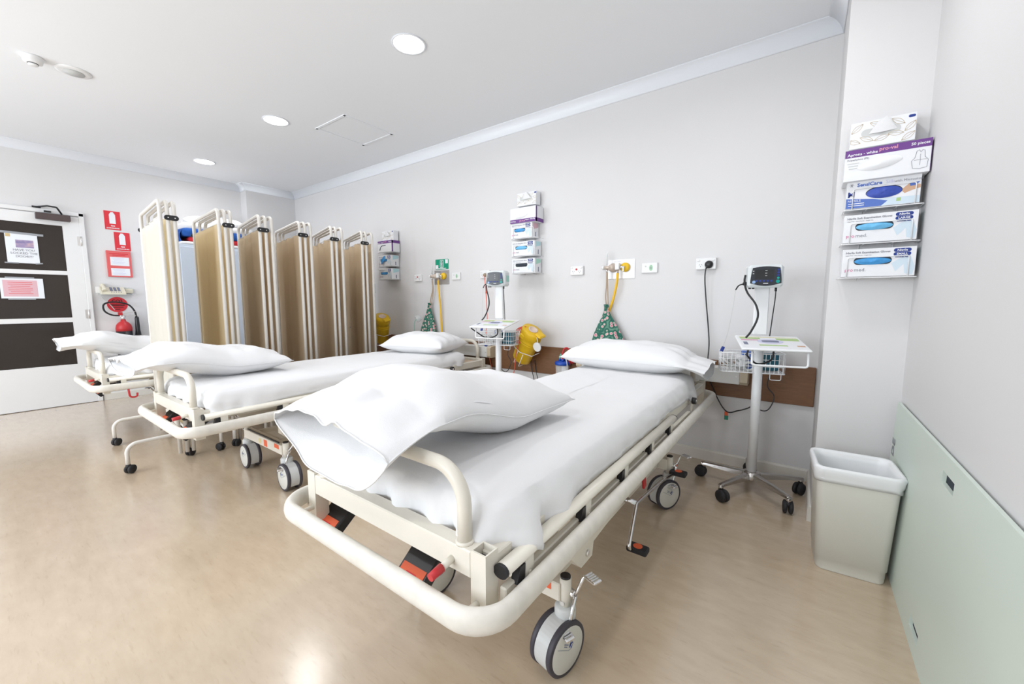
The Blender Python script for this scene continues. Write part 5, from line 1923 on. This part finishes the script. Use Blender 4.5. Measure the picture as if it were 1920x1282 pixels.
for k in range(3):
    dx = .014 * k
    o.tube(spline([(-1.94 - dx, YB - .245, .925), (-1.99 - dx, YB - .25, .90), (-2.015 - dx, YB - .25, .84), (-1.99 - dx, YB - .25, .78), (-1.95 - dx * .5, YB - .25, .82), (-1.945 - dx, YB - .245, .90)], 6), .0036, n=6)
tag(o.build('orange_cord', ORANGEC), 'coiled orange cord hanging over the yellow sharps container', 'cord')
for dx, e in ((0, -1), (.045, 1)):
    o = MB().tube(spline([(-2.02 + dx, YB - .03, .60), (-2.00 + dx, YB - .035, .50), (-1.975 + dx, YB - .04, .42), (-1.96 + dx * 1.2, YB - .04, .25), (-1.95 + dx, YB - .03, .006)], 8), .0035, n=6)
    tag(o.build('hanging_cable', BLACK), 'thin black cord hanging below the sharps container, %s of two' % ('left' if e < 0 else 'right'), 'cord')

# ------------------------------------------------------------------ bin
t = thing('waste_bin', 'tall cream plastic waste bin beside the right wall', 'bin', (.213, 2.195, 0), R(4))


def binring(k, z, w0, d0, w1, d1, r, off=0):
    w, d = w0 + (w1 - w0) * k, d0 + (d1 - d0) * k
    return [(a + off, b, z) for a, b in rrect(w, d, r, 6)]


def loft(rings, smooth_=True, capb=True, capt=False):
    b = MB()
    n = len(rings[0])
    vs = [p for r_ in rings for p in r_]
    fs = []
    for k in range(len(rings) - 1):
        for i in range(n):
            j = (i + 1) % n
            fs.append((k * n + i, k * n + j, (k + 1) * n + j, (k + 1) * n + i))
    b.add(vs, fs, smooth_)
    if capb:
        b.add(rings[0], [tuple(range(n))])
    if capt:
        b.add(rings[-1], [tuple(range(n))])
    return b


rg = []
for k, z, g in ((0, 0, -.004), (0, .004, 0), (.12, .055, 0), (.12, .056, .006), (.95, .405, .006), (1.0, .43, .006)):
    rg.append(binring(k, z, .228 + g, .205 + g, .262 + g, .235 + g, .030))
for k, z, g in ((1.0, .43, -.002), (.3, .10, -.004), (0, .012, -.012)):
    rg.append(binring(k, z, .228 + g, .205 + g, .262 + g, .235 + g, .028))
loft(rg, capt=True).build('body', BINP, t)
rg = [binring(1, z, 0, 0, w, d, r_) for z, w, d, r_ in ((.418, .272, .245, .034), (.425, .282, .255, .036), (.448, .284, .257, .036), (.455, .276, .250, .034), (.452, .258, .232, .030), (.42, .252, .226, .028))]
loft(rg, capb=False).build('rim', WHITEP, t)
ln = MB()


def lfn(i, j):
    P = rrect(1, 1, .12, 6)
    return P


prof = [(.262, .230, .425), (.274, .247, .415), (.277, .250, .402), (.283, .256, .396), (.279, .252, .410), (.286, .259, .420), (.288, .261, .436), (.292, .265, .452), (.283, .256, .4625), (.262, .236, .460), (.250, .225, .43), (.244, .22, .30), (.225, .20, .10), (.20, .18, .03)]
rings = []
for q, (w, d, z) in enumerate(prof):
    P = rrect(w, d, .036, 8)
    ring = []
    for i, (a, b_) in enumerate(P):
        f = .004 * nz(a * 30, b_ * 30 + q * .7, q * .5) if q < 6 else (.003 * nz(a * 40, b_ * 40, q))
        s_ = 1 + f / .13
        ring.append((a * s_, b_ * s_, z + (.010 * nz(a * 12, b_ * 12, 4) if q < 6 else .002 * nz(a * 20, b_ * 20, 1))))
    rings.append(ring)
loft(rings, capb=False, capt=True).build('liner', LINER, t, fix=False)

# ------------------------------------------------------------------ patient slide board along the right wall
t = thing('slide_board', 'pale green patient slide board leaning along the right wall', 'slide board', (.360, 1.53, 0), R(-90))
bl_, bh_ = 1.93, .690
hx0 = [(-.22 + .0), (0)]
b = MB()
# board local: x along the wall towards the camera, z up; hand slots are real holes
slots = [(1.53 - 1.655, .620), (1.53 - 1.755, .072)]
sw, sh_ = .115, .036
zs_ = sorted({0, bh_} | {z + s * sh_ / 2 for _, z in slots for s in (-1, 1)})
X0, X1 = -.955, bl_ - .955
lean_y = lambda z: .020 * z / bh_
th = .010
cells = []
for k in range(len(zs_) - 1):
    za, zb_ = zs_[k], zs_[k + 1]
    hole = [x for x, z in slots if za < z < zb_]
    segs = [(X0, hole[0] - sw / 2), (hole[0] + sw / 2, X1)] if hole else [(X0, X1)]
    for a, c in segs:
        vs = []
        for yy in (0, th):
            for x_, z_ in ((a, za), (c, za), (c, zb_), (a, zb_)):
                vs.append((x_, yy + lean_y(z_) - .008, z_))
        b.add(vs, [(0, 1, 2, 3), (4, 7, 6, 5), (0, 4, 5, 1), (1, 5, 6, 2), (2, 6, 7, 3), (3, 7, 4, 0)])
board = b.build('board', BOARDG, t)
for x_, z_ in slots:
    MB().box((x_, lean_y(z_) - .008 + th + .0015, z_), (sw + .012, .002, sh_ + .012)).build('slot_shade', DARKIN, t)  # dark sheet added behind each hand slot to paint the shade in it
text('DE', .066, GREYTXT, t, (-.888, lean_y(.5) - .0100, .447), ax=(0, 0, 1), ay=(-1, 0, 0), bold=.001)
